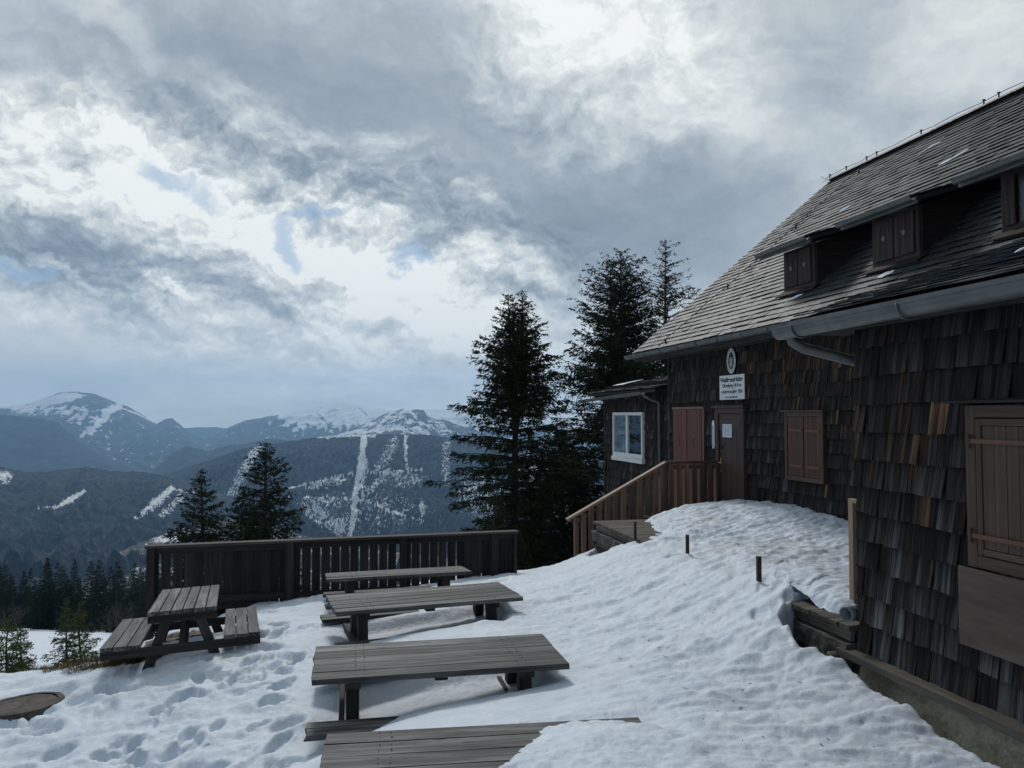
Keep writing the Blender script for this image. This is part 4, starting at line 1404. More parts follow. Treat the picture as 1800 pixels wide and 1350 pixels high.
# --- door
m = MB(58)
d0, d1, dz1 = 12.99, 14.07, 0.135
m.box((MV - 0.10, d0, -2.2), (MV - 0.02, d0 + 0.11, dz1)); m.box((MV - 0.10, d1 - 0.11, -2.2), (MV - 0.02, d1, dz1))
m.box((MV - 0.098, d0 + 0.11, dz1 - 0.10), (MV - 0.02, d1 - 0.11, dz1))
m.box((MV - 0.15, d0 - 0.07, dz1 + 0.002), (MV - 0.0, d1 + 0.08, dz1 + 0.035))
m.box((MV - 0.12, d0 - 0.03, dz1 + 0.036), (MV - 0.0, d1 + 0.04, dz1 + 0.055))
fr = m.build('door_frame', M_brown, hut, bevel=0.004)
m = MB(59)
planks(m, MV - 0.02, d0 + 0.115, d1 - 0.115, -2.15, dz1 - 0.105, 4, 0.01, 0.045, 0.010)
m.box((MV - 0.078, d0 + 0.12, dz1 - 0.42), (MV - 0.066, d1 - 0.12, dz1 - 0.11))
door = m.build('door', M_brown, hut, bevel=0.003)
m = MB(60)
hu = d1 - 0.17
m.box((MV - 0.078, hu - 0.022, -1.06), (MV - 0.066, hu + 0.022, -0.80))
m.tube([(MV - 0.07, hu, -0.89), (MV - 0.13, hu, -0.89), (MV - 0.13, hu - 0.13, -0.895)], 0.011, 8)
m.build('handle', M_brass, door)
m = MB(62)
m.tube([(MV - 0.066, hu - 0.03, -0.60), (MV - 0.082, hu - 0.03, -0.60)], 0.035, 12)
m.build('lock', M_iron, door)
m = MB(162)
m.tube([(MV - 0.09, d0 + 0.10, -0.20), (MV - 0.09, d0 + 0.10, -0.06)], 0.018, 8)
m.build('hinge', M_iron, door)

# --- paired shutters with painted crescent cut-outs, left of the door
s0, s1, t0, t1 = 14.72, 16.03, -1.95, 0.155
m = MB(63)
m.box((MV - 0.07, s0 - 0.10, t0), (MV - 0.02, s0 - 0.005, t1 - 0.03)); m.box((MV - 0.07, s1 + 0.005, t0), (MV - 0.02, s1 + 0.05, t1 - 0.03))
m.box((MV - 0.09, s0 - 0.12, t1 - 0.028), (MV - 0.02, s1 + 0.07, t1 + 0.02))
w2 = m.build('window', M_rail, hut, bevel=0.003)
mid = (s0 + s1) / 2
for (x0, x1) in ((s0, mid - 0.015), (mid + 0.015, s1)):
    m = MB(64 + int(x0 * 10) % 7)
    planks(m, MV - 0.02, x0, x1, t0, t1 - 0.035, 3, 0.03, 0.062, 0.003)
    shu = m.build('shutter', M_red, w2, bevel=0.002)
    # crescent cut-out: flat black face, the shade inside it put into colour
    cu, cz = (x0 + x1) / 2 - 0.01, -0.555
    n = 12
    outer = [(cu + 0.075 * math.sin(t) * 0.8, cz + 0.095 * math.cos(t)) for t in np.linspace(0.15, PI - 0.15, n)]
    inner = [(cu - 0.02 + 0.065 * math.sin(t) * 0.8, cz + 0.088 * math.cos(t)) for t in np.linspace(PI - 0.15, 0.15, n)]
    pts = outer + inner
    m = MB(66)
    vs = [(MV - 0.0845, p[0], p[1]) for p in pts]
    m.add(vs, [(i, i + 1, 2 * n - 2 - i, 2 * n - 1 - i) for i in range(n - 1)])
    m.build('crescent_shade', M_dark, shu)

# --- window with battened shutters, right of the door
x0, x1, y0, y1 = 10.62, 11.66, -1.03, 0.055
m = MB(67)
frame_rect(m, MV - 0.03, x0, x1, y0, y1, 0.07, 0.0, 0.07)
m.box((MV - 0.15, x0 - 0.05, y1 + 0.002), (MV - 0.01, x1 + 0.05, y1 + 0.025))
m.box((MV - 0.06, x0 + 0.07, y0 + 0.07), (MV - 0.03, x1 - 0.07, y1 - 0.07), col=(0.15, 0.15, 0.15))
w3 = m.build('window', M_brown2, hut, bevel=0.003)
for (p, q) in ((x0 + 0.075, (x0 + x1) / 2 - 0.014), ((x0 + x1) / 2 + 0.014, x1 - 0.075)):
    m = MB(68 + int(p * 10) % 5)
    planks(m, MV - 0.03, p, q, y0 + 0.075, y1 - 0.075, 4, 0.035, 0.060, 0.003)
    shu = m.build('shutter', M_red2, w3, bevel=0.002)
    for z in (-0.24, -0.80):
        m = MB(69)
        m.box((MV - 0.102, p + 0.02, z - 0.02), (MV - 0.0915, q - 0.06, z + 0.02), col=(1.8, 1.55, 1.35))
        m.build('batten', M_red2, shu)

# --- lightning conductor, its clips on ridge and roof
m = MB(70)
rz = ZR + 0.17
pts = [(VR, U1 + 0.32, rz + 0.06), (VR, U1 + 0.15, rz - 0.06)] + [(VR, u, rz - 0.03 + (0.015 if i % 2 else -0.01)) for i, u in enumerate(np.arange(U1 + 0.02, 3.5, -0.6))]
m.tube(pts, 0.007, 6)
pts = [(VE + t * (VR - VE), 15.75 + 0.03 * math.sin(t * 9), roofz(VE + t * (VR - VE)) + 0.075 + 0.012 * math.sin(t * 37)) for t in np.linspace(-0.01, 1.0, 30)]
m.tube(pts, 0.009, 6)
cond = m.build('lightning_conductor', M_lead, hut)
for u in (17.35, 16.7, 15.95, 15.6, 14.2, 12.55, 12.2, 11.0, 9.6):
    m = MB(71)
    m.tube([(VR, u, ZR + 0.06), (VR, u, ZR + 0.17)], 0.014, 6)
    m.box((VR - 0.02, u - 0.02, ZR + 0.15), (VR + 0.02, u + 0.02, ZR + 0.175))
    m.build('conductor_clip', M_lead, cond)
for t in (0.02, 0.3, 0.62, 0.93):
    v = VE + t * (VR - VE)
    m = MB(71)
    m.tube([(v, 15.75, roofz(v) + 0.0), (v, 15.75, roofz(v) + 0.10)], 0.02, 6)
    m.build('conductor_clip', M_lead, cond)
# a vent box on the far corner of the annex
m = MB(72)
m.box((AV - 0.16, 20.80, -1.43), (AV - 0.06, 21.12, -1.28)); m.box((AV - 0.18, 20.78, -1.279), (AV - 0.05, 21.14, -1.265))
m.box((AV - 0.165, 20.85, -1.40), (AV - 0.1601, 21.07, -1.31), col=(0.6, 0.6, 0.6))
m.build('vent_box', M_zinc, hut, bevel=0.004)
# pale corner board and waste pipe at the corner of the wing
m = MB(73)
m.box((WV + 0.03, 6.115, -1.62), (WV + 0.08, 6.27, -0.735)); m.box((WV - 0.005, 6.102, -1.63), (WV + 0.03, 6.16, -0.76), col=(0.16, 0.12, 0.1))
m.build('corner_board', M_pale, hut, bevel=0.003)
m = MB(74)
ax = np.array([-0.80, -0.30, -0.02]); ax /= np.linalg.norm(ax)
c = np.array([WV + 0.02, 6.16, -1.70]); c2 = c - ax * 0.02
o1 = c + ax * 0.15
e1_ = np.cross(ax, (0, 0, 1)); e1_ /= np.linalg.norm(e1_); e2_ = np.cross(e1_, ax)
n = 20
rings = []
for (cen, r) in ((c - ax * 0.2, 0.058), (c, 0.058), (c + ax * 0.07, 0.058), (c + ax * 0.072, 0.066), (o1, 0.066), (o1, 0.054), (c - ax * 0.15, 0.052)):
    rings.append([cen + r * (math.cos(2 * PI * i / n) * e1_ + math.sin(2 * PI * i / n) * e2_) for i in range(n)])
fs = [(k * n + i, k * n + (i + 1) % n, (k + 1) * n + (i + 1) % n, (k + 1) * n + i) for k in range(len(rings) - 1) for i in range(n)]
m.add([p for r in rings for p in r], fs + [tuple(6 * n + i for i in range(n))], smooth=True)
m.build('waste_pipe', M_pipe, hut)

# --- terrace along the front: wooden decking on a concrete slab on rubble
ter = fthing('terrace', 'low terrace of plank decking on a rough concrete slab beside the hut', 'terrace', 4.4, 9.5, -2.5)
m = MB(75)
u = 6.12
while u < 12.98:
    w = 0.145
    m.box((4.30 + RW.uniform(-0.01, 0.02), u, -1.845 + RW.uniform(-0.006, 0.006)), (6.0, u + w - 0.008, -1.805))
    u += w
m.box((4.33, 6.12, -1.94), (4.37, 12.98, -1.85))
m.build('decking', M_deck, ter, bevel=0.003)
lumpy('slab', 4.27, 6.8, 6.09, 13.05, -2.12, -1.955, M_slab, ter, 0.03, 200, 14, seed=8)
m_ = lumpy('rubble_wall', 4.38, 6.6, 6.12, 13.0, -3.2, -2.13, M_rock, ter, 0.09, 260, 40, seed=21)

# loose stones in the gap at the corner
for i, (v, u, z, r, lab) in enumerate(((4.30, 6.22, -2.13, 0.085, 'pale broken stone under the terrace slab at the hut corner'),
                                       (4.26, 6.02, -2.36, 0.07, 'small pale stone lying below the end of the drip board'),
                                       (4.25, 5.35, -2.42, 0.09, 'dark stone in the melted gap along the foundation'),
                                       (4.24, 4.98, -2.40, 0.075, 'rust brown stone in the melted gap along the foundation'))):
    me = bpy.data.meshes.new('stone')
    import bmesh
    bm = bmesh.new(); bmesh.ops.create_icosphere(bm, subdivisions=3, radius=1)
    rr = random.Random(i + 3)
    ph = [rr.uniform(0, 9) for _ in range(3)]
    for vt in bm.verts:
        q = vt.co
        k = 1 + 0.28 * math.sin(q.x * 3.1 + ph[0]) * math.sin(q.y * 2.7 + ph[1]) + 0.15 * math.sin(q.z * 5 + ph[2]) + 0.08 * math.sin(q.x * 9 + q.y * 7)
        vt.co = (q.x * r * k * 1.3, q.y * r * k, q.z * r * k * 0.8)
    bm.to_mesh(me); bm.free()
    for pl in me.polygons: pl.use_smooth = False
    me.materials.append(M_rock if i != 3 else plain('rusty_stone', (0.14, 0.06, 0.025), 0.9, nscale=20, namp=0.5))
    o = bpy.data.objects.new('stone', me); COL.objects.link(o)
    o.location = Vector(W(v, u, z)); o.rotation_euler = (rr.random(), rr.random(), rr.random() * 3)
    tag(o, lab, 'stone')

# loose panel leaning below the wing window
m = MB(76)
m.hexa([(WV - 0.085, 3.3, -1.60), (WV - 0.085, 4.85, -1.60), (WV - 0.085, 4.85, -1.057), (WV - 0.085, 3.3, -1.057),
        (WV - 0.107, 3.3, -1.60), (WV - 0.107, 4.85, -1.60), (WV - 0.107, 4.85, -1.057), (WV - 0.107, 3.3, -1.057)])
pan = m.build('cover_panel', M_board, hut, bevel=0.002)

# --- sign, emblem, notice, thermometer on the main wall


def text(name, body, v, u, z, size, mat, parent, sx=1.0):
    cu = bpy.data.curves.new(name, 'FONT')
    cu.body = body; cu.size = size; cu.align_x = 'CENTER'; cu.align_y = 'CENTER'; cu.extrude = 0.0008; cu.offset = 0.0035 * size / 0.1
    t = bpy.data.objects.new(name, cu); COL.objects.link(t)
    dg = bpy.context.evaluated_depsgraph_get()
    me = bpy.data.meshes.new_from_object(t.evaluated_get(dg))
    bpy.data.objects.remove(t)
    # text plane: x -> -u, y -> z, facing -v
    R = Matrix(((0, 0, -1, v), (-1 * sx, 0, 0, u), (0, 1, 0, z), (0, 0, 0, 1)))
    me.transform(MW[parent.name].inverted() @ FM @ R)
    me.materials.clear(); me.materials.append(mat)
    o = bpy.data.objects.new(name, me); COL.objects.link(o)
    o.parent = parent
    return o


sg = fthing('name_sign', 'white enamel name sign with black lettering above the hut door', 'sign', MV - 0.07, 13.46, 0.29)
m = MB(77)
m.box((MV - 0.072, 12.99, 0.29), (MV - 0.060, 13.93, 0.745))
m.build('sign_plate', M_enamel, sg, bevel=0.003)
text('lettering', 'Waldfreundehütte', MV - 0.0735, 13.46, 0.655, 0.115, M_black, sg)
text('lettering', 'Obersberg 1464 m', MV - 0.0735, 13.46, 0.548, 0.092, M_black, sg)
text('lettering', 'errichtet im Jahre 1924', MV - 0.0735, 13.46, 0.435, 0.085, M_black, sg)
text('lettering', 'Bes. Verein Waldfreunde', MV - 0.0735, 13.46, 0.335, 0.045, M_black, sg)

eb = fthing('oval_emblem', 'oval club emblem with pale ring and dark shield on the front wall above the sign', 'emblem', MV - 0.07, 13.45, 0.77)


def oval(m, v0, v1, cu, cz, ru, rz_, n=32, ru_in=None, rz_in=None, col=(1, 1, 1)):
    a = [(cu + ru * math.cos(2 * PI * i / n), cz + rz_ * math.sin(2 * PI * i / n)) for i in range(n)]
    if ru_in is None:
        vs = [(v0, *p) for p in a] + [(v1, *p) for p in a]
        m.add(vs, [tuple(range(n)), tuple(range(2 * n - 1, n - 1, -1))] + [(i, (i + 1) % n, n + (i + 1) % n, n + i) for i in range(n)], col=col)
    else:
        b = [(cu + ru_in * math.cos(2 * PI * i / n), cz + rz_in * math.sin(2 * PI * i / n)) for i in range(n)]
        vs = [(v0, *p) for p in a] + [(v0, *p) for p in b] + [(v1, *p) for p in a] + [(v1, *p) for p in b]
        fs = []
        for i in range(n):
            j = (i + 1) % n
            fs += [(i, j, n + j, n + i), (2 * n + i, 3 * n + i, 3 * n + j, 2 * n + j), (i, 2 * n + i, 2 * n + j, j), (n + i, n + j, 3 * n + j, 3 * n + i)]
        m.add(vs, fs, col=col)


ec, ez = 13.46, 1.005
m = MB(78); oval(m, MV - 0.07, MV - 0.058, ec, ez, 0.165, 0.235)
m.build('emblem_plate', M_black, eb)
m = MB(79); oval(m, MV - 0.078, MV - 0.0705, ec, ez, 0.163, 0.233, ru_in=0.115, rz_in=0.165)
m.build('emblem_ring', M_enamel, eb)
m = MB(80)
for i in range(30):
    if i % 8 == 7: continue
    t = 2 * PI * i / 30
    c_ = (ec + 0.139 * math.cos(t), ez + 0.199 * math.sin(t))
    m.obox((MV - 0.079, c_[0], c_[1]), (0.0016, 0, 0), (0, 0.032 * math.cos(t), 0.032 * math.sin(t)), (0, -0.012 * math.sin(t), 0.012 * math.cos(t)))
m.build('ring_marks', M_black, eb)
m = MB(81)
sh_ = [(-0.075, 0.09), (-0.03, 0.075), (0, 0.095), (0.03, 0.075), (0.075, 0.09), (0.08, -0.02), (0.05, -0.1), (0, -0.14), (-0.05, -0.1), (-0.08, -0.02)]
vs = [(MV - 0.077, ec + p[0], ez - 0.01 + p[1]) for p in sh_]
m.add(vs + [(MV - 0.0705, q[1], q[2]) for q in vs], [tuple(range(10)), tuple(range(19, 9, -1))] + [(i, (i + 1) % 10, 10 + (i + 1) % 10, 10 + i) for i in range(10)])
m.build('shield', M_green, eb)
m = MB(82)
for p, q in (((-0.05, 0.04), (0.05, -0.08)), ((0.05, 0.04), (-0.05, -0.08)), ((0, 0.07), (0, -0.11))):
    m.beam((MV - 0.079, ec + p[0], ez - 0.01 + p[1]), (MV - 0.079, ec + q[0], ez - 0.01 + q[1]), 0.012, 0.003, up=(1, 0, 0))
m.build('shield_device', M_enamel, eb)

nt = fthing('paper_notice', 'white printed paper notice pinned to the upper half of the hut door', 'notice', MV - 0.085, 13.63, -0.41)
m = MB(83); m.box((MV - 0.0835, 13.45, -0.41), (MV - 0.0815, 13.81, -0.165)); m.build('sheet', M_paper, nt)
m = MB(84)
for i in range(9):
    z = -0.195 - i * 0.022
    for j in range(5):
        a = 13.475 + j * 0.064
        if RW.random() < 0.9:
            m.box((MV - 0.0843, a, z - 0.005), (MV - 0.0838, a + RW.uniform(0.03, 0.058), z + 0.003))
m.build('printed_lines', M_ink, nt)
th = fthing('thermometer', 'long narrow white thermometer board on the wall left of the door', 'thermometer', MV - 0.07, 14.2, -0.64)
m = MB(85); m.box((MV - 0.075, 14.16, -0.60), (MV - 0.06, 14.26, -0.13)); m.box((MV - 0.075, 14.18, -0.13), (MV - 0.06, 14.24, -0.10)); m.box((MV - 0.075, 14.175, -0.64), (MV - 0.06, 14.245, -0.60))
m.build('scale_board', M_enamel, th, bevel=0.003)
m = MB(86); m.tube([(MV - 0.079, 14.21, -0.58), (MV - 0.079, 14.21, -0.2)], 0.005, 6); m.tube([(MV - 0.079, 14.21, -0.60), (MV - 0.079, 14.21, -0.575)], 0.01, 6)
m.build('glass_tube', M_ink, th)

# small snow remnants on the roofs
def roof_snow(pts, w, plane_n, plane_pt, lab):
    P_ = []
    for (px, py) in pts:
        r = ray(px, py)
        nw = plane_n[0] * VH + plane_n[1] * UH + plane_n[2] * np.array([0, 0, 1.0])
        d = np.dot(plane_n, plane_pt)
        q = r * d / (r @ nw)
        P_.append(np.array(f_of(q)))
    vs = []; n = 9; fs = []
    b3 = np.cross(plane_n, (0, 1, 0)); b3 /= np.linalg.norm(b3)
    Q = []
    for a, b in zip(P_[:-1], P_[1:]):
        for t in np.linspace(0, 1, 6, endpoint=False): Q.append(a + (b - a) * t)
    Q.append(P_[-1])
    rr = random.Random(len(pts) + int(pts[0][0]))
    m_ = len(Q)
    for i, q in enumerate(Q):
        e = math.sin(PI * (i + 0.3) / (m_ - 0.4)) ** 0.5
        ww_ = w * e * rr.uniform(0.35, 1.5)
        for k in range(n):
            t = PI * k / (n - 1)
            vs.append(q + b3 * math.cos(t) * ww_ + np.array(plane_n) * (0.012 + 0.014 * math.sin(t) * e * rr.uniform(0.5, 1.3)))
    fs = [(i * n + k, i * n + k + 1, (i + 1) * n + k + 1, (i + 1) * n + k) for i in range(m_ - 1) for k in range(n - 1)]
    mb = MB(3); mb.add(vs, fs, smooth=True)
    o = mb.build('snow_remnant', M_snow_plain, None)
    tag(o, lab, 'snow patch', 'thin snow remnants on the roofs')


M_snow_plain = plain('clean_snow', (0.74, 0.78, 0.82), 0.7, nscale=5, namp=0.05)
pr = (VE, 0, ZE + 0.008)
roof_snow([(1650, 291), (1672, 281), (1703, 263)], 0.045, tuple(N), pr, 'longest narrow snow remnant on the slates high on the roof')
roof_snow([(1614, 273), (1640, 257), (1655, 250)], 0.03, tuple(N), pr, 'thin diagonal snow remnant on the slates just below the ridge')
roof_snow([(1477, 373), (1496, 362)], 0.05, tuple(N), pr, 'small snow remnant on the slates above the first dormer')
roof_snow([(1563, 362), (1590, 351)], 0.035, tuple(N), pr, 'faint snow remnant on the slates above the second dormer')
roof_snow([(1394, 525), (1412, 518)], 0.05, tuple(N), pr, 'small snow remnant on the slates under the first dormer window')
roof_snow([(1545, 488), (1572, 478)], 0.05, tuple(N), pr, 'snow remnant on the slates under the second dormer window')
roof_snow([(1787, 446), (1800, 440), (1830, 430)], 0.06, tuple(Nw), (WVE, 0, WZ + 0.01), 'snow remnant lying at the right on the shallow wing roof')
roof_snow([(1078, 681), (1095, 675), (1122, 670)], 0.35, tuple(Na), (6.85, 0, az0 + 0.03), 'wide flat snow patch on the low annex roof')

# ------------------------------------------------------------------ tables with benches
RT = random.Random(23)


def trestle_table(M, L, Wd, label, seed, cover=None):
    """long board table with a bench on either side; local x along the table, y away, z up; z=0 is the table top surface"""
    t = thing('picnic_table', label, 'picnic table', M @ Matrix.Translation((L / 2, Wd / 2, -0.75)), 'long weathered tables in a row on the snowy terrace')
    FMs = M

    def b(m, name, mat, par=t, bevel=0.004):
        return m.build(name, mat, par, frame=FMs, bevel=bevel)
    n = 5
    m = MB(seed)
    w = Wd / n
    for i in range(n):
        m.hexa([(RT.uniform(-0.012, 0.012), i * w + 0.006, -0.045 + RT.uniform(-.003, .003)), (L + RT.uniform(-0.01, 0.01), i * w + 0.006, -0.045), (L, (i + 1) * w - 0.006, -0.045), (0, (i + 1) * w - 0.006, -0.045),
                (RT.uniform(-0.012, 0.012), i * w + 0.006, RT.uniform(-.004, .003)), (L + RT.uniform(-0.01, 0.01), i * w + 0.006, RT.uniform(-.004, .003)), (L, (i + 1) * w - 0.006, RT.uniform(-.004, .003)), (0, (i + 1) * w - 0.006, RT.uniform(-.004, .003))])
    for x in (0.33, 0.40, L - 0.33, L - 0.40):        # nail heads
        for i in range(n):
            for dy in (0.3, 0.7):
                m.tube([(x + RT.uniform(-.01, .01), (i + dy) * w, 0.001), (x, (i + dy) * w, 0.0045)], 0.004, 6, col=(0.12, 0.1, 0.1))
    b(m, 'tabletop', M_table)
    zs = -0.30
    for (y0, y1) in ((-0.27, -0.02), (Wd + 0.10, Wd + 0.36)):
        m = MB(seed + 2 + int(y1 * 10))
        mid = (y0 + y1) / 2
        for (a, c) in ((y0, mid - 0.004), (mid + 0.004, y1)):
            m.hexa([(-0.02 + RT.uniform(-.02, .02), a, zs - 0.045), (L - 0.02, a, zs - 0.045), (L - 0.02, c, zs - 0.045), (-0.02, c, zs - 0.045),
                    (-0.02 + RT.uniform(-.02, .02), a, zs + RT.uniform(-.003, .003)), (L - 0.02, a, zs), (L - 0.02, c, zs), (-0.02, c, zs)])
        b(m, 'bench_seat', M_table)
    for x in (0.25, L - 0.38):
        m = MB(seed + 9)
        m.box((x, 0.08, -0.115), (x + 0.12, Wd - 0.08, -0.047))            # bearer under the top
        b(m, 'top_bearer', M_beam)
        m = MB(seed + 10)
        m.box((x - 0.045, -0.20, zs - 0.135), (x - 0.002, Wd + 0.30, zs - 0.047))
        b(m, 'bench_bearer', M_beam)
        for (ya, yb) in ((0.22, 0.10), (Wd - 0.22, Wd - 0.10)):
            m = MB(seed + int(ya * 30) + int(x * 9))
            m.hexa([(x + 0.01, yb - 0.07, -1.05), (x + 0.11, yb - 0.07, -1.05), (x + 0.11, yb + 0.07, -1.05), (x + 0.01, yb + 0.07, -1.05),
                    (x + 0.01, ya - 0.06, -0.118), (x + 0.11, ya - 0.06, -0.118), (x + 0.11, ya + 0.06, -0.118), (x + 0.01, ya + 0.06, -0.118)])
            b(m, 'leg', M_beam)
    m = MB(seed + 12)
    m.box((L * 0.47, 0.08, -0.09), (L * 0.47 + 0.10, Wd - 0.08, -0.047))
    b(m, 'middle_batten', M_beam)
    m = MB(seed + 13)
    m.box((L * 0.40, Wd + 0.09, zs - 0.10), (L * 0.40 + 0.09, Wd + 0.37, zs - 0.047))
    b(m, 'bench_batten', M_beam)
    return t


def fit(nl, nr, fl, L, Wd):
    """table frame from three corners given in hut-frame coordinates"""
    nl, nr, fl = map(np.array, (nl, nr, fl))
    x = nr - nl; x /= np.linalg.norm(x)
    y = fl - nl; y -= x * (y @ x); y /= np.linalg.norm(y)
    z = np.cross(x, y)
    Mx = Matrix(((x[0], y[0], z[0], nl[0]), (x[1], y[1], z[1], nl[1]), (x[2], y[2], z[2], nl[2]), (0, 0, 0, 1)))
    return FM @ Mx


trestle_table(fit(PH(546, 1413, 2.0), PH(1180, 1372, 2.0), (PH(546, 1413, 2.0)[0], 9, -2.0), 2.0, 0.92), 2.02, 0.93,
              'front grey plank table half buried under thick snow on its right', 100)
trestle_table(fit(PH(546, 1196, 1.98), PH(998, 1167, 1.98), PH(548, 1131, 1.985), 2.0, 0.93), 2.0, 0.92,
              'second grey plank table, fully clear of snow, with near bench sunk in snow', 200)
trestle_table(fit(PH(590, 1077, 2.04), PH(921, 1049, 2.035), PH(590, 1045, 2.05), 2.08, 0.92), 2.08, 0.90,
              'third plank table from the front, far bench showing beneath its top', 300)
trestle_table(fit(PH(574, 1018, 2.10), PH(828, 1004, 2.09), PH(575, 1008, 2.165), 1.95, 0.85), 1.9, 0.80,
              'rearmost plank table standing right before the dark fence', 400)

# picnic table at the left, on the edge of the bank
L5, W5 = 1.81, 0.67
nl = PY(258, 1077, 8.2) - np.array([0, 0, CZ]); nr = PY(381, 1065, 8.42) - np.array([0, 0, CZ])
x5 = nr - nl; x5 /= np.linalg.norm(x5)
far = ray(299, 1035.5); far = far * (9.93 / far[1]); y5 = far - nl; y5 -= x5 * (y5 @ x5); y5 /= np.linalg.norm(y5)
z5 = np.cross(x5, y5)
M5 = Matrix.Translation((0, 0, CZ)) @ Matrix(((x5[0], y5[0], z5[0], nl[0]), (x5[1], y5[1], z5[1], nl[1]), (x5[2], y5[2], z5[2], nl[2]), (0, 0, 0, 1)))
pt = thing('picnic_table', 'tilted A-frame picnic table with attached benches, left of the other tables', 'picnic table', M5 @ Matrix.Translation((W5 / 2, L5 / 2, -0.75)))


def b5(m, name, mat=M_table, bevel=0.004): return m.build(name, mat, pt, frame=M5, bevel=bevel)


def long_planks(m, x0, x1, n, z, y0=0.0, y1=L5):
    w = (x1 - x0) / n
    for i in range(n):
        a, c = x0 + i * w + 0.006, x0 + (i + 1) * w - 0.004
        d = RT.uniform(-0.015, 0.015)
        m.hexa([(a, y0 + d, z - 0.042), (c, y0 + d, z - 0.042), (c, y1 + d, z - 0.042), (a, y1 + d, z - 0.042),
                (a, y0 + d, z + RT.uniform(-.003, .003)), (c, y0 + d, z + RT.uniform(-.003, .003)), (c, y1 + d, z), (a, y1 + d, z)])


m = MB(500); long_planks(m, 0, W5, 6, 0); b5(m, 'tabletop')
m = MB(501); long_planks(m, -0.44, -0.06, 3, -0.31); b5(m, 'bench_seat')
m = MB(502); long_planks(m, W5 + 0.06, W5 + 0.43, 3, -0.31); b5(m, 'bench_seat')
for y in (0.10, L5 - 0.28):
    m = MB(503); m.box((-0.0, y - 0.04, -0.125), (W5, y, -0.044)); b5(m, 'top_bearer', M_beam)
    m = MB(504); m.box((-0.44, y - 0.04, -0.445), (W5 + 0.43, y, -0.354)); b5(m, 'bench_bearer', M_beam)
    for s_ in (0, 1):
        xa, xb = (0.20, -0.10) if s_ == 0 else (W5 - 0.20, W5 + 0.10)
        m = MB(505 + s_)
        m.hexa([(xb - 0.055, y + 0.002, -0.84), (xb + 0.055, y + 0.002, -0.84), (xb + 0.055, y + 0.045, -0.84), (xb - 0.055, y + 0.045, -0.84),
                (xa - 0.05, y + 0.002, -0.046), (xa + 0.05, y + 0.002, -0.046), (xa + 0.05, y + 0.045, -0.046), (xa - 0.05, y + 0.045, -0.046)])
        b5(m, 'leg', M_beam)
m = MB(508); m.beam((W5 / 2, 0.15, -0.40), (W5 / 2, L5 * 0.45, -0.06), 0.09, 0.04); b5(m, 'brace', M_beam)
m = MB(509); m.beam((W5 / 2, L5 - 0.35, -0.40), (W5 / 2, L5 * 0.55, -0.06), 0.09, 0.04); b5(m, 'brace', M_beam)

# ------------------------------------------------------------------ fence at the terrace edge
UF = 12.5
fe = fthing('wooden_fence', 'dark brown board fence with flat cap rail behind the tables', 'fence', 0, UF, -3.1)
V0, V1 = -2.64, 2.80


def ftop(v): return -1.885 + 0.0085 * (v - V0)


m = MB(600)
m.hexa([(V0 - 0.03, UF - 0.09, ftop(V0) - 0.035), (V1 + 0.06, UF - 0.09, ftop(V1) - 0.035), (V1 + 0.06, UF + 0.08, ftop(V1) - 0.035), (V0 - 0.03, UF + 0.08, ftop(V0) - 0.035),
        (V0 - 0.03, UF - 0.09, ftop(V0)), (V1 + 0.06, UF - 0.09, ftop(V1)), (V1 + 0.06, UF + 0.08, ftop(V1)), (V0 - 0.03, UF + 0.08, ftop(V0))], col=(1.8, 1.8, 1.8))
m.build('cap_rail', M_fence, fe, bevel=0.004)
for (a, c, nm) in ((-0.13, -0.036, 'upper_rail'), (-0.86, -0.77, 'lower_rail')):
    m = MB(601 + int(a * -10))
    m.hexa([(V0, UF - 0.045, ftop(V0) + a), (V1, UF - 0.045, ftop(V1) + a), (V1, UF - 0.002, ftop(V1) + a), (V0, UF - 0.002, ftop(V0) + a),
            (V0, UF - 0.045, ftop(V0) + c), (V1, UF - 0.045, ftop(V1) + c), (V1, UF - 0.002, ftop(V1) + c), (V0, UF - 0.002, ftop(V0) + c)])
    m.build(nm, M_fence, fe, bevel=0.003)
for v in (V0, -0.70, 0.98, 2.42):
    m = MB(610 + int(v * 5))
    m.box((v, UF - 0.10, -3.4), (v + 0.11, UF - 0.047, ftop(v) - 0.037), col=(1.4, 1.4, 1.45))
    m.build('post', M_fence, fe, bevel=0.004)
m = MB(619); m.box((V1 - 0.02, UF - 0.10, -3.0), (V1 + 0.03, UF + 0.05, ftop(V1) - 0.037), col=(1.2, 1.1, 1.1)); m.build('post', M_fence, fe, bevel=0.004)
bays = ((V0 + 0.02, -0.70), (-0.62, 1.00), (1.04, 2.78))
for bi, (a, c) in enumerate(bays):
    m = MB(620 + bi)
    v = a; k = 0
    while v < c - 0.08:
        w = RT.uniform(0.118, 0.132)
        g = {0: RT.choice([0.008, 0.012, 0.003]), 1: RT.uniform(0.012, 0.024), 2: RT.choice([0.015, 0.024, 0.020]) if v < 1.8 else RT.choice([0.004, 0.010])}[bi]
        if bi == 0 and k < 3: g = 0.035
        if v + w > c: w = c - v
        z0 = ftop(v) - 0.97 + RT.uniform(-0.015, 0.015)
        m.hexa([(v, UF + 0.001, z0), (v + w, UF + 0.001, z0), (v + w + RT.uniform(-.003, .003), UF + 0.024, z0), (v, UF + 0.024, z0),
                (v, UF + 0.001, ftop(v) - 0.04), (v + w, UF + 0.001, ftop(v) - 0.04), (v + w, UF + 0.024, ftop(v) - 0.04), (v, UF + 0.024, ftop(v) - 0.04)])
        v += w + g; k += 1
    m.build('board_panel', M_fence, fe)
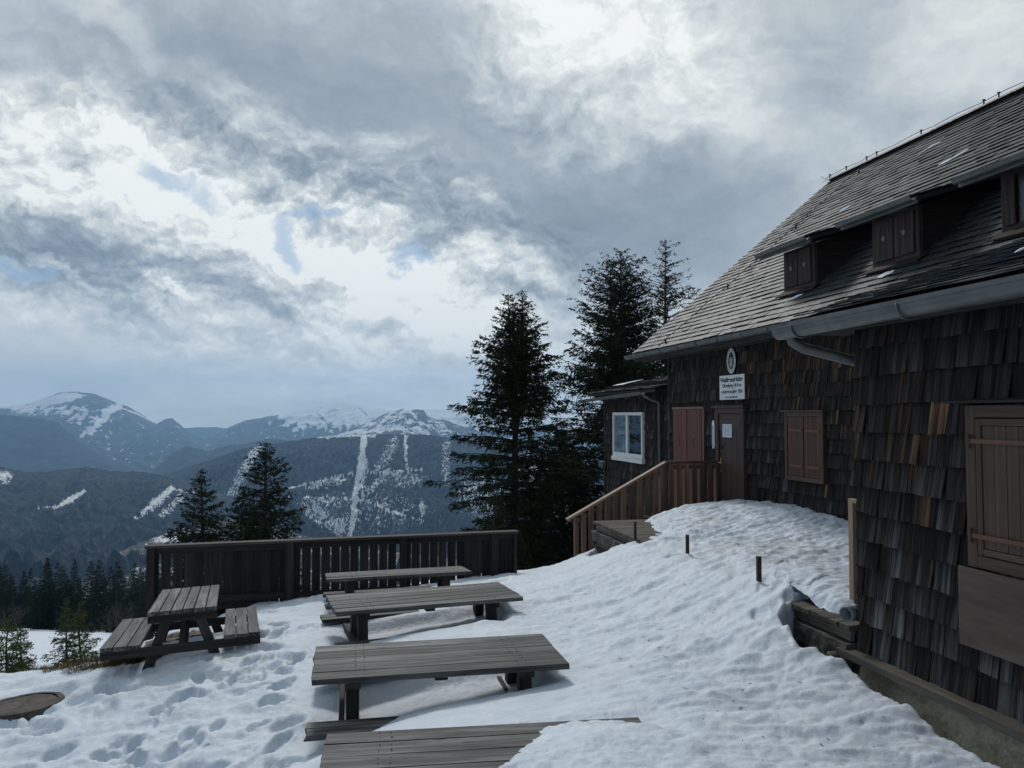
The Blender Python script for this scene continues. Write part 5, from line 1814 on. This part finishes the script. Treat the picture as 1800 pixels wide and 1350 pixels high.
# short return of the fence at its left end
m = MB(630)
m.box((V0, UF - 0.01, -3.4), (V0 + 0.06, UF + 0.09, ftop(V0) - 0.04))
m.box((V0 + 0.18, UF + 0.03, -3.4), (V0 + 0.30, UF + 0.09, ftop(V0) - 0.04), col=(1.2, 1.2, 1.2))
m.build('end_board', M_fence, fe)

# ------------------------------------------------------------------ stair and railing at the door
UR = 14.09
st = fthing('door_steps', 'brown board balustrade with sloping handrail and steps left of the hut door', 'stair railing', 5.5, UR, -2.7)
p_top0, p_top1, p_end = (7.12, -0.87), (6.09, -0.865), (4.15, -1.89)
m = MB(640)
m.beam((p_top0[0], UR, p_top0[1] - 0.02), (p_top1[0] - 0.02, UR, p_top1[1] - 0.02), 0.13, 0.045, col=(0.9, 0.9, 0.95))
m.build('level_handrail', M_rail, st, bevel=0.004)
m = MB(641)
m.beam((p_top1[0], UR, p_top1[1] - 0.025), (p_end[0], UR, p_end[1] - 0.02), 0.135, 0.045, col=(1.7, 1.75, 1.85))
m.build('sloping_handrail', M_rail, st, bevel=0.004)
sl = (p_end[1] - p_top1[1]) / (p_end[0] - p_top1[0])


def rail_z(v): return p_top1[1] - 0.05 if v > p_top1[0] else p_top1[1] - 0.05 + sl * (v - p_top1[0])


def low_z(v): return -1.86 if v > 5.95 else -1.86 + sl * (v - 5.95)


m = MB(642); m.box((5.93, UR - 0.03, -1.90), (7.15, UR - 0.005, -1.80), col=(0.8, 0.8, 0.8)); m.build('lower_rail', M_rail, st)
m = MB(643); m.beam((5.95, UR - 0.018, -1.86), (4.45, UR - 0.018, low_z(4.45)), 0.03, 0.09, col=(0.8, 0.8, 0.8)); m.build('lower_rail', M_rail, st)
m = MB(644); m.beam((5.95, UR - 0.018, rail_z(5.95) - 0.10), (4.35, UR - 0.018, rail_z(4.35) - 0.10), 0.03, 0.07, col=(0.6, 0.6, 0.6)); m.build('upper_rail', M_rail, st)
m = MB(645); m.box((6.0, UR - 0.03, -1.01), (7.15, UR - 0.005, -0.94), col=(0.6, 0.6, 0.6)); m.build('upper_rail', M_rail, st)
v = 7.02; k = 0
while v > 4.5:
    w = 0.105
    zt = rail_z(v - w / 2)
    zb = low_z(v - w / 2) - 0.05
    m = MB(650 + k)
    kk = RT.uniform(0.8, 1.25)
    m.hexa([(v - w, UR - 0.055, zb), (v, UR - 0.055, zb), (v, UR - 0.033, zb), (v - w, UR - 0.033, zb),
            (v - w, UR - 0.055, rail_z(v - w)), (v, UR - 0.055, rail_z(v)), (v, UR - 0.033, rail_z(v)), (v - w, UR - 0.033, rail_z(v - w))], col=(kk, kk * RT.uniform(0.95, 1.1), kk))
    m.build('baluster', M_rail, st, bevel=0.002)
    v -= 0.158; k += 1
for (v, zb) in ((4.28, -3.3), (4.42, -3.3), (5.95, -2.6), (7.08, -2.3)):
    m = MB(670 + int(v * 10))
    m.box((v, UR - 0.075, zb), (v + 0.075, UR + 0.02, rail_z(v) - 0.004), col=(1.1, 1.1, 1.1))
    m.build('post', M_rail, st, bevel=0.003)
m = MB(680)
for i in range(6):                              # the steps themselves
    v = 5.9 - i * 0.28
    z = -1.86 - i * 0.17
    m.box((v - 0.30, 13.10, z - 0.04), (v, UR - 0.08, z))
m.build('step_boards', M_deck, st, bevel=0.003)
m = MB(681); m.box((5.9, 12.95, -1.90), (7.15, UR - 0.08, -1.86)); m.build('landing_boards', M_deck, st)

# ------------------------------------------------------------------ posts in the snow along the terrace edge
pg = None
for i, (px, y0, y1, lab, w) in enumerate(((1117, 917, 946, 'thin dark iron stake at the left edge of the snow mound beside the step boards', 0.015),
                                   (1209, 940, 979, 'dark iron stake in the middle of the snow mound, between the other two stakes', 0.016),
                                   (1335, 978, 1015, 'dark iron stake on the snow slope nearest the wing corner, thickest of the three', 0.02))):
    a = PV(px, y0, 4.3); c = PV(px, y1, 4.3)
    s_ = fthing('iron_stake', lab, 'stake', a[0], a[1], c[2] - 0.1, 'iron stakes along the buried terrace edge')
    m = MB(690 + i)
    m.box((a[0] - w, a[1] - 0.006, c[2] - 0.35), (a[0] + w, a[1] + 0.006, a[2]))
    m.box((a[0] - w, a[1] + 0.006, c[2] - 0.35), (a[0] - w + 0.010, a[1] + 0.035, a[2]))
    m.build('angle_profile', M_iron, s_)

# ------------------------------------------------------------------ round concrete cover
mc = PH(42, 1240, 2.84)
q = W(*mc)
nrm = Vector((-0.05, 0.02, 1)).normalized()
Mc = Matrix.Translation(Vector(q)) @ nrm.to_track_quat('Z', 'Y').to_matrix().to_4x4()
cov = thing('shaft_cover', 'round worn concrete shaft cover lying bare in the snow at far left', 'cover', Mc)


def disc(m, R, z0, z1, amp, seed, n=64, rin=0.0, nr=14):
    vs = []; fs = []
    rs = np.linspace(rin, R, nr)
    for r in rs:
        for k in range(n):
            t = 2 * PI * k / n
            rr = r * (1 + (0.02 * math.sin(3 * t + seed) + 0.012 * math.sin(11 * t) + 0.01 * math.sin(23 * t + 1)) * (r / R))
            vs.append((rr * math.cos(t), rr * math.sin(t), z1 + amp * float(fbm(np.array([rr * math.cos(t) * 6 + seed]), np.array([rr * math.sin(t) * 6]), 3)[0])))
    for i in range(nr - 1):
        for k in range(n): fs.append((i * n + k, (i + 1) * n + k, (i + 1) * n + (k + 1) % n, i * n + (k + 1) % n))
    b = len(vs)
    vs += [(x * 1.01, y * 1.01, z0) for (x, y, z) in vs[(nr - 1) * n:nr * n]]
    for k in range(n): fs.append(((nr - 1) * n + k, b + k, b + (k + 1) % n, (nr - 1) * n + (k + 1) % n))
    m.add(vs, fs, smooth=True)


m = MB(700); disc(m, 0.285, -0.10, 0.015, 0.010, 2.0); m.build('lid', M_cover, cov, frame=Mc)
m = MB(701); disc(m, 0.345, -0.12, 0.022, 0.008, 5.0, rin=0.295, nr=5); m.build('rim', M_slab, cov, frame=Mc)

# ------------------------------------------------------------------ spruces


def spruce_mesh(seed, Ht, R, n_whorl, per, prof, twig_len, n_twig, leaf_w, trunk_r, leaders=((0, 0, 1.0),), gapk=0.25, bottom=0.05, limb=True, droop=0.35):
    """returns (crown V,F,rnd), (trunk V,F). Local: trunk foot at the origin"""
    rs = np.random.RandomState(seed)
    LV, LR = [], []
    tm = MB(seed)
    for (lx, ly, lh) in leaders:
        h = Ht * lh
        npt = 14
        fork = 0.55 if (lx or ly) else 0
        path = []
        for i in range(npt):
            t = i / (npt - 1)
            o = max(0, (t - fork) / (1 - fork)) if fork else 0
            o = min(1, o * 3)
            path.append((lx * o + 0.03 * math.sin(t * 7 + seed), ly * o + 0.03 * math.cos(t * 5 + seed), h * t))
        if fork: path = path[6:]
        rad = [max(0.008, trunk_r * (1 - p[2] / h) ** 0.85 + 0.006) for p in path]
        tm.tube(path, rad, 8)
        for w in range(n_whorl):
            t = bottom + (1 - bottom) * (w + rs.rand() * 0.7) / n_whorl
            tw_ = t
            if fork and t < 0.6: continue
            z0 = h * t
            rmax = R * prof(t)
            sect = rs.rand() * 6.28
            for k in range(per):
                t = min(0.995, tw_ + rs.randn() * 0.35 / n_whorl); z0 = h * t
                az = sect + 6.28 * k / per + rs.randn() * 0.25
                # irregular crown: whole sectors shorter or longer
                irr = 0.80 + 0.26 * math.sin(az * 2 + t * 9 + seed) + 0.20 * math.sin(az * 3 - t * 23 + seed * 2) + rs.randn() * 0.13
                Lb = rmax * max(0.15, irr)
                if rs.rand() < gapk * 0.5: Lb *= 0.5
                if Lb < 0.06: Lb = 0.06
                dx, dy = math.cos(az), math.sin(az)
                up0 = (0.35 + 0.5 * t) * (1 - droop)           # young branches rise, old ones sag
                sag = droop * (1.15 - t)
                ns = 7
                bx = lx * (1 if fork or (lx or ly) else 0); by = ly * (1 if (lx or ly) else 0)
                pts = []
                for i in range(ns):
                    s = i / (ns - 1)
                    z = z0 + Lb * (up0 * s - sag * 1.3 * s * s + 0.28 * sag * s ** 4 * 2)
                    wob = 0.05 * Lb * math.sin(s * 5 + az)
                    pts.append((bx + dx * Lb * s - dy * wob, by + dy * Lb * s + dx * wob, z))
                if limb and Lb > 0.25:
                    tm.tube(pts[:6], [max(0.004, trunk_r * 0.16 * (1 - i / 6.5) * (0.4 + Lb / R)) for i in range(6)], 4, caps=False)
                P = np.array(pts)
                nt = max(4, int(n_twig * (Lb / R) ** 0.9))
                s = 1 - rs.rand(nt) ** 1.35 * (0.80 if t < 0.85 else 1.0)
                si = s * (ns - 1); i0 = np.minimum(si.astype(int), ns - 2); fr = (si - i0)[:, None]
                base = P[i0] * (1 - fr) + P[i0 + 1] * fr
                # clumps: drop some stretches of the branch
                keep = (np.sin(s * 14 + az * 5) + rs.randn(nt) * 0.7) > -1.1 + gapk
                base = base[keep]; s = s[keep]
                nt = len(s)
                if nt == 0: continue
                side = np.where(rs.rand(nt) < 0.5, -1, 1)
                tl = twig_len * (0.5 + 0.8 * rs.rand(nt)) * (0.45 + 0.55 * np.sin(np.clip(s, 0.05, 1) * PI * 0.85 + 0.35)) * np.minimum(1, 0.22 + 1.3 * Lb / R)
                fwd = 0.55 + 0.5 * rs.rand(nt)
                sd = side * (0.35 + 0.75 * rs.rand(nt))
                dn = -0.15 - 0.75 * rs.rand(nt) * droop * 2 + (0.45 if t > 0.75 else 0.0)
                d = np.c_[dx * fwd - dy * sd, dy * fwd + dx * sd, dn]
                d /= np.linalg.norm(d, axis=1)[:, None]
                # every twig: a few overlapping narrow sprays
                for q in range(3):
                    f0 = q / 3.0
                    st_ = base + d * (tl * f0)[:, None] + rs.randn(nt, 3) * 0.012
                    dd = d + rs.randn(nt, 3) * 0.38
                    dd /= np.linalg.norm(dd, axis=1)[:, None]
                    ln = tl * (0.65 - 0.12 * q)
                    en = st_ + dd * ln[:, None]
                    wv = np.cross(dd, rs.randn(nt, 3)); wv /= (np.linalg.norm(wv, axis=1)[:, None] + 1e-9)
                    ww = (leaf_w * (0.6 + 0.7 * rs.rand(nt)))[:, None]
                    mid_ = st_ * 0.55 + en * 0.45
                    LV.append(np.stack([st_, mid_ + wv * ww, en, mid_ - wv * ww], 1))
                    LR.append(np.repeat(rs.rand(nt)[:, None] * 0.7 + 0.3 * np.clip(s, 0, 1)[:, None] * rs.rand(nt)[:, None], 4, 1))
    V = np.concatenate(LV).reshape(-1, 3); r = np.concatenate(LR).reshape(-1)
    F = np.arange(len(V)).reshape(-1, 4)
    return (V, F, r), tm


def place_spruce(name, label, cat, q, rotz, data, mats, group=None, scale=1.0):
    (V, F, r), tm = data
    M = Matrix.Translation(Vector(q)) @ Matrix.Rotation(rotz, 4, 'Z') @ Matrix.Scale(scale, 4)
    t = thing(name, label, cat, M, group)
    mesh_np('crown', V, F, mats[0], {'rnd': r}, False, t)
    tm.build('trunk', mats[1], t, frame=M)
    return t


def foot(px, top_py, y, base_h):
    """tree standing at depth y: foot position and height"""
    p = PY(px, top_py, y)
    return (p[0], p[1], CZ - base_h), p[2] - (CZ - base_h)


prof_a = lambda t: (1 - t) ** 0.72 * (0.55 + 0.45 * min(1, t / 0.12)) if t < 0.99 else 0.03
# big one in the middle, twin top
q, h = foot(905, 510, 27, 6.4)
place_spruce('spruce_tree', 'tall dark twin-topped spruce behind the right end of the fence', 'spruce', q, 0.0,
             spruce_mesh(3, h, 3.5, 66, 8, lambda t: (1 - t) ** 0.68 * (0.9 + 0.12 * math.sin(t * 17)), 0.48, 76, 0.026, 0.17, leaders=((0, 0, 0.93), (-0.2, 0, 0.99), (0.26, 0.05, 1.0)), gapk=0.42, droop=0.45), (M_needle, M_bark))
q, h = foot(1092, 440, 33, 7.5)
place_spruce('spruce_tree', 'widest dark spruce with ragged many-tipped top behind the annex of the hut', 'spruce', q, 1.2,
             spruce_mesh(8, h, 5.5, 74, 8, lambda t: (1 - t) ** 0.64 * (0.92 + 0.16 * math.sin(t * 13 + 1)), 0.58, 80, 0.030, 0.20, leaders=((0, 0, 1.0), (-0.95, 0.2, 0.955), (0.9, 0.1, 0.93)), gapk=0.5, droop=0.40), (M_needle, M_bark))
q, h = foot(1170, 424, 38, 8.0)
place_spruce('spruce_tree', 'slender dark spruce with pointed tip, rightmost of the trees, next to the roof edge', 'spruce', q, 2.1,
             spruce_mesh(15, h, 6.2, 70, 8, lambda t: (1 - t) ** 0.60 * (0.9 + 0.2 * math.sin(t * 19)), 0.52, 60, 0.030, 0.19, gapk=0.6, droop=0.42), (M_needle, M_bark))
q, h = foot(990, 740, 30, 7.2)
place_spruce('spruce_tree', 'dense lower dark spruce filling the gap between the two tallest spruces', 'spruce', q, 0.4,
             spruce_mesh(31, h, 3.2, 44, 9, prof_a, 0.55, 75, 0.031, 0.12, gapk=0.35, droop=0.45), (M_needle, M_bark))
q, h = foot(868, 845, 20, 5.0)
place_spruce('young_spruce', 'small lighter green spruce in front of the tall twin-topped one behind the fence', 'young spruce', q, 0.4,
             spruce_mesh(41, h, 0.85, 24, 6, lambda t: (1 - t) ** 0.9, 0.26, 26, 0.016, 0.045, gapk=0.2, droop=0.15), (M_needle_y if False else M_needle, M_bark))
q, h = foot(467, 776, 27, 7.6)
place_spruce('spruce_tree', 'broad dark spruce rising behind the left half of the fence, taller of the pair', 'spruce', q, 0.9,
             spruce_mesh(52, h, 2.4, 48, 8, lambda t: (1 - t) ** 0.75 * (0.9 + 0.15 * math.sin(t * 15)), 0.42, 58, 0.026, 0.14, gapk=0.30, droop=0.32), (M_needle, M_bark))
q, h = foot(425, 862, 28, 7.9)
place_spruce('spruce_tree', 'low dark spruce tucked against the left side of the taller one behind the fence', 'spruce', q, 0.2,
             spruce_mesh(57, h, 1.35, 32, 7, lambda t: (1 - t) ** 0.70, 0.36, 48, 0.026, 0.10, gapk=0.30, droop=0.32), (M_needle, M_bark))
q, h = foot(355, 826, 26, 7.4)
place_spruce('spruce_tree', 'dark spruce behind the fence left end, smaller and left of the pair', 'spruce', q, 2.9,
             spruce_mesh(63, h, 2.05, 44, 8, lambda t: (1 - t) ** 0.75 * (0.9 + 0.15 * math.sin(t * 12 + 2)), 0.40, 52, 0.025, 0.12, gapk=0.34, droop=0.32), (M_needle, M_bark))

# young spruces on the clearing
for (px, top, y, R, sd, lab) in ((118, 1052, 26, 0.62, 71, 'young yellow-green spruce on the snowy clearing, left one of the close pair'),
                                 (142, 1056, 27, 0.60, 72, 'young yellow-green spruce on the snowy clearing, right one of the close pair'),
                                 (14, 1085, 24, 0.75, 73, 'young green spruce at the very left edge of the clearing'),
                                 (38, 1100, 25, 0.5, 74, 'small young spruce just right of the one at the left picture edge')):
    hh = 1.95 + 0.248 * y + 0.2
    q, h = foot(px, top, y, hh)
    place_spruce('young_spruce', lab, 'young spruce', q, sd, spruce_mesh(sd, h, R, 20, 6, lambda t: (1 - t) ** 0.8 * 1.0, 0.26, 26, 0.017, 0.04, gapk=0.25, droop=0.18, bottom=0.08), (M_needle_y, M_bark), 'young spruces on the clearing')

# forest edge: a few kinds of spruce, each copied with its parts
protos = []
for i in range(5):
    data = spruce_mesh(80 + i, 9.0, 1.75 + 0.15 * (i % 3), 30, 6, (lambda t: (1 - t) ** 0.85), 0.75, 18, 0.062, 0.11, gapk=0.25, limb=False, droop=0.35, bottom=0.04)
    protos.append(data)
rf = random.Random(77)
made = {}
spots = []
for i in range(46):                               # first row, tops as seen against the hill
    px = -90 + i * 8.0 + rf.uniform(-4, 4)
    spots.append((px, rf.uniform(102, 116), rf.uniform(0.55, 1.08)))
for i in range(30):
    px = -60 + i * 12 + rf.uniform(-6, 6)
    spots.append((px, rf.uniform(122, 150), rf.uniform(0.85, 1.25)))
for i in range(12):
    spots.append((rf.uniform(-40, 255), rf.uniform(88, 98), rf.uniform(0.25, 0.5)))
spots += [(247, 92, 0.72), (262, 88, 0.6), (205, 100, 0.98), (82, 104, 1.05)]
LF = 'dark green spruce standing in the forest edge behind the snowy clearing'
for (px, y, s_) in spots:
    k = rf.randrange(5)
    r = ray(px, 1050); x = r[0] / r[1] * y
    z = CZ - (1.9 + 0.248 * y) - 0.3
    M = Matrix.Translation((x, y, z)) @ Matrix.Rotation(rf.uniform(0, 6.28), 4, 'Z') @ Matrix.Diagonal((s_ * rf.uniform(0.85, 1.15), s_ * rf.uniform(0.85, 1.15), s_, 1))
    if k not in made:
        (V, F, r_), tm = protos[k]
        t = thing('forest_spruce', LF, 'spruce', M, 'spruces of the forest edge')
        c = mesh_np('crown', V, F, M_needle_d, {'rnd': r_}, False, t)
        b_ = tm.build('trunk', M_bark, t, frame=M)
        made[k] = (t, c, b_)
    else:
        t0, c0, b0 = made[k]
        t = t0.copy(); COL.objects.link(t); t.matrix_world = M
        for ch in (c0, b0):
            c = ch.copy(); COL.objects.link(c); c.parent = t

# bare shrub before the forest
for (px, y, lab, s_, sd) in ((205, 80, 'bare pale deciduous shrub in front of the forest edge near the picnic table', 1.0, 5), (22, 84, 'bare pale shrub in front of the forest at the left picture side', 0.9, 9)):
    r = ray(px, 1085); q = (r[0] / r[1] * y, y, CZ - 1.9 - 0.248 * y)
    M = Matrix.Translation(q)
    t = thing('bare_shrub', lab, 'shrub', M)
    m = MB(sd); rr = random.Random(sd)

    def grow(p, d, L, rad, lev):
        q_ = p + d * L
        mid_ = (p + q_) / 2 + np.array([rr.gauss(0, .05), rr.gauss(0, .05), 0]) * L
        m.tube([p, mid_, q_], [rad, rad * 0.8, rad * 0.6], 4, caps=False)
        if lev == 0: return
        for _ in range(3):
            nd = d + np.array([rr.gauss(0, .4), rr.gauss(0, .4), rr.gauss(0.1, .2)]); nd /= np.linalg.norm(nd)
            grow(q_ if rr.random() < .6 else mid_, nd, L * rr.uniform(.6, .8), rad * 0.6, lev - 1)
    for _ in range(7):
        d = np.array([rr.gauss(0, .35), rr.gauss(0, .35), 1.0]); d /= np.linalg.norm(d)
        grow(np.array([rr.gauss(0, .25), rr.gauss(0, .25), 0]), d, 1.35 * s_, 0.045, 3)
    m.build('branches', M_twig, t, frame=M)

# dry grass and twigs where the bank is bare
gv_ = []; gf = []; gr = []
rr = np.random.RandomState(9)
for (px, py, hh, rx, ry) in BARE[:4] + [(90, 1166, 2.98, 0.3, 0.12), (75, 1172, 2.98, 0.25, 0.06)]:
    c = ray(px, py) * (-hh / ray(px, py)[2])
    n = int(2600 * rx * ry / 0.12) + 60
    a = rr.rand(n) * 6.28; r_ = np.sqrt(rr.rand(n)) * 0.95
    x = c[0] + np.cos(a) * r_ * rx; y = c[1] + np.sin(a) * r_ * ry
    z = H(x, y) + CZ - 0.02
    d = np.c_[rr.randn(n) * 0.9 - 0.3, rr.randn(n) * 0.6 - 0.3, 0.35 + rr.rand(n) * 0.5]; d /= np.linalg.norm(d, axis=1)[:, None]
    L = 0.04 + 0.09 * rr.rand(n)
    p = np.c_[x, y, z]; e = p + d * L[:, None]
    w = np.c_[-d[:, 1], d[:, 0], 0 * L]; w = w / (np.linalg.norm(w, axis=1)[:, None] + 1e-6) * 0.004
    gv_.append(np.stack([p - w, p + w, e], 1)); gr.append(np.repeat(rr.rand(n), 3))
V = np.concatenate(gv_).reshape(-1, 3)
M_grass = needle_mat('dry_grass', (0.035, 0.028, 0.012), (0.16, 0.125, 0.055))
tag(mesh_np('dry_grass', V, np.arange(len(V)).reshape(-1, 3), M_grass, {'rnd': np.concatenate(gr)}, False), kind='stuff')

rr = np.random.RandomState(19)
n = 1500
rad_ = 3.6 + 10.0 * rr.rand(n) ** 1.2; an_ = rr.uniform(-0.62, 0.62, n)
x = rad_ * np.sin(an_); y = rad_ * np.cos(an_)
vv = x * VH[0] + y * VH[1]; uu = x * UH[0] + y * UH[1]
k = (vv < 3.8) & ~((vv > -0.5) & (vv < 2.3) & (uu > 3.6) & (uu < 12)) & (uu < 12.3)
k &= (rr.rand(n) < 0.25 + 0.75 * (vv > 2.4))
x, y = x[k], y[k]; n = len(x)
zz = H(x, y) + CZ + 0.006
d = np.c_[rr.randn(n), rr.randn(n), 0.15 * rr.randn(n)]; d /= np.linalg.norm(d, axis=1)[:, None]
L = 0.010 + 0.05 * rr.rand(n) ** 3
p = np.c_[x, y, zz]; e = p + d * L[:, None]
w = np.c_[-d[:, 1], d[:, 0], 0.3 + 0 * L] * 0.0035
V = np.stack([p - w, p + w, e + w * 0.6, e - w * 0.6], 1).reshape(-1, 3)
tag(mesh_np('fallen_needles', V, np.arange(len(V)).reshape(-1, 4), M_grass, {'rnd': np.repeat(rr.rand(n) * 0.6, 4)}, False), kind='stuff')

# ------------------------------------------------------------------ air
hz = bpy.data.materials.new('air'); hz.use_nodes = True
T_ = NT(hz.node_tree)
for nd in list(T_.n): T_.n.remove(nd)
pv = T_.node('ShaderNodeVolumePrincipled')
pv.inputs['Color'].default_value = (0.40, 0.68, 1.0, 1)
pv.inputs['Density'].default_value = 7.6e-5
pv.inputs['Anisotropy'].default_value = 0.4
ho = T_.node('ShaderNodeOutputMaterial')
T_.l.new(pv.outputs[0], ho.inputs['Volume'])
x0, x1, y0_, y1_, z0_, z1_ = -14500, 14500, -3500, 14900, -902, 700
hv = np.array([(x, y, z) for z in (z0_, z1_) for y in (y0_, y1_) for x in (x0, x1)], float)
hf = np.array([(0, 2, 3, 1), (4, 5, 7, 6), (0, 1, 5, 4), (1, 3, 7, 5), (3, 2, 6, 7), (2, 0, 4, 6)])
hzo = mesh_np('haze', hv, hf, hz, None, False)
tag(hzo, kind='stuff')
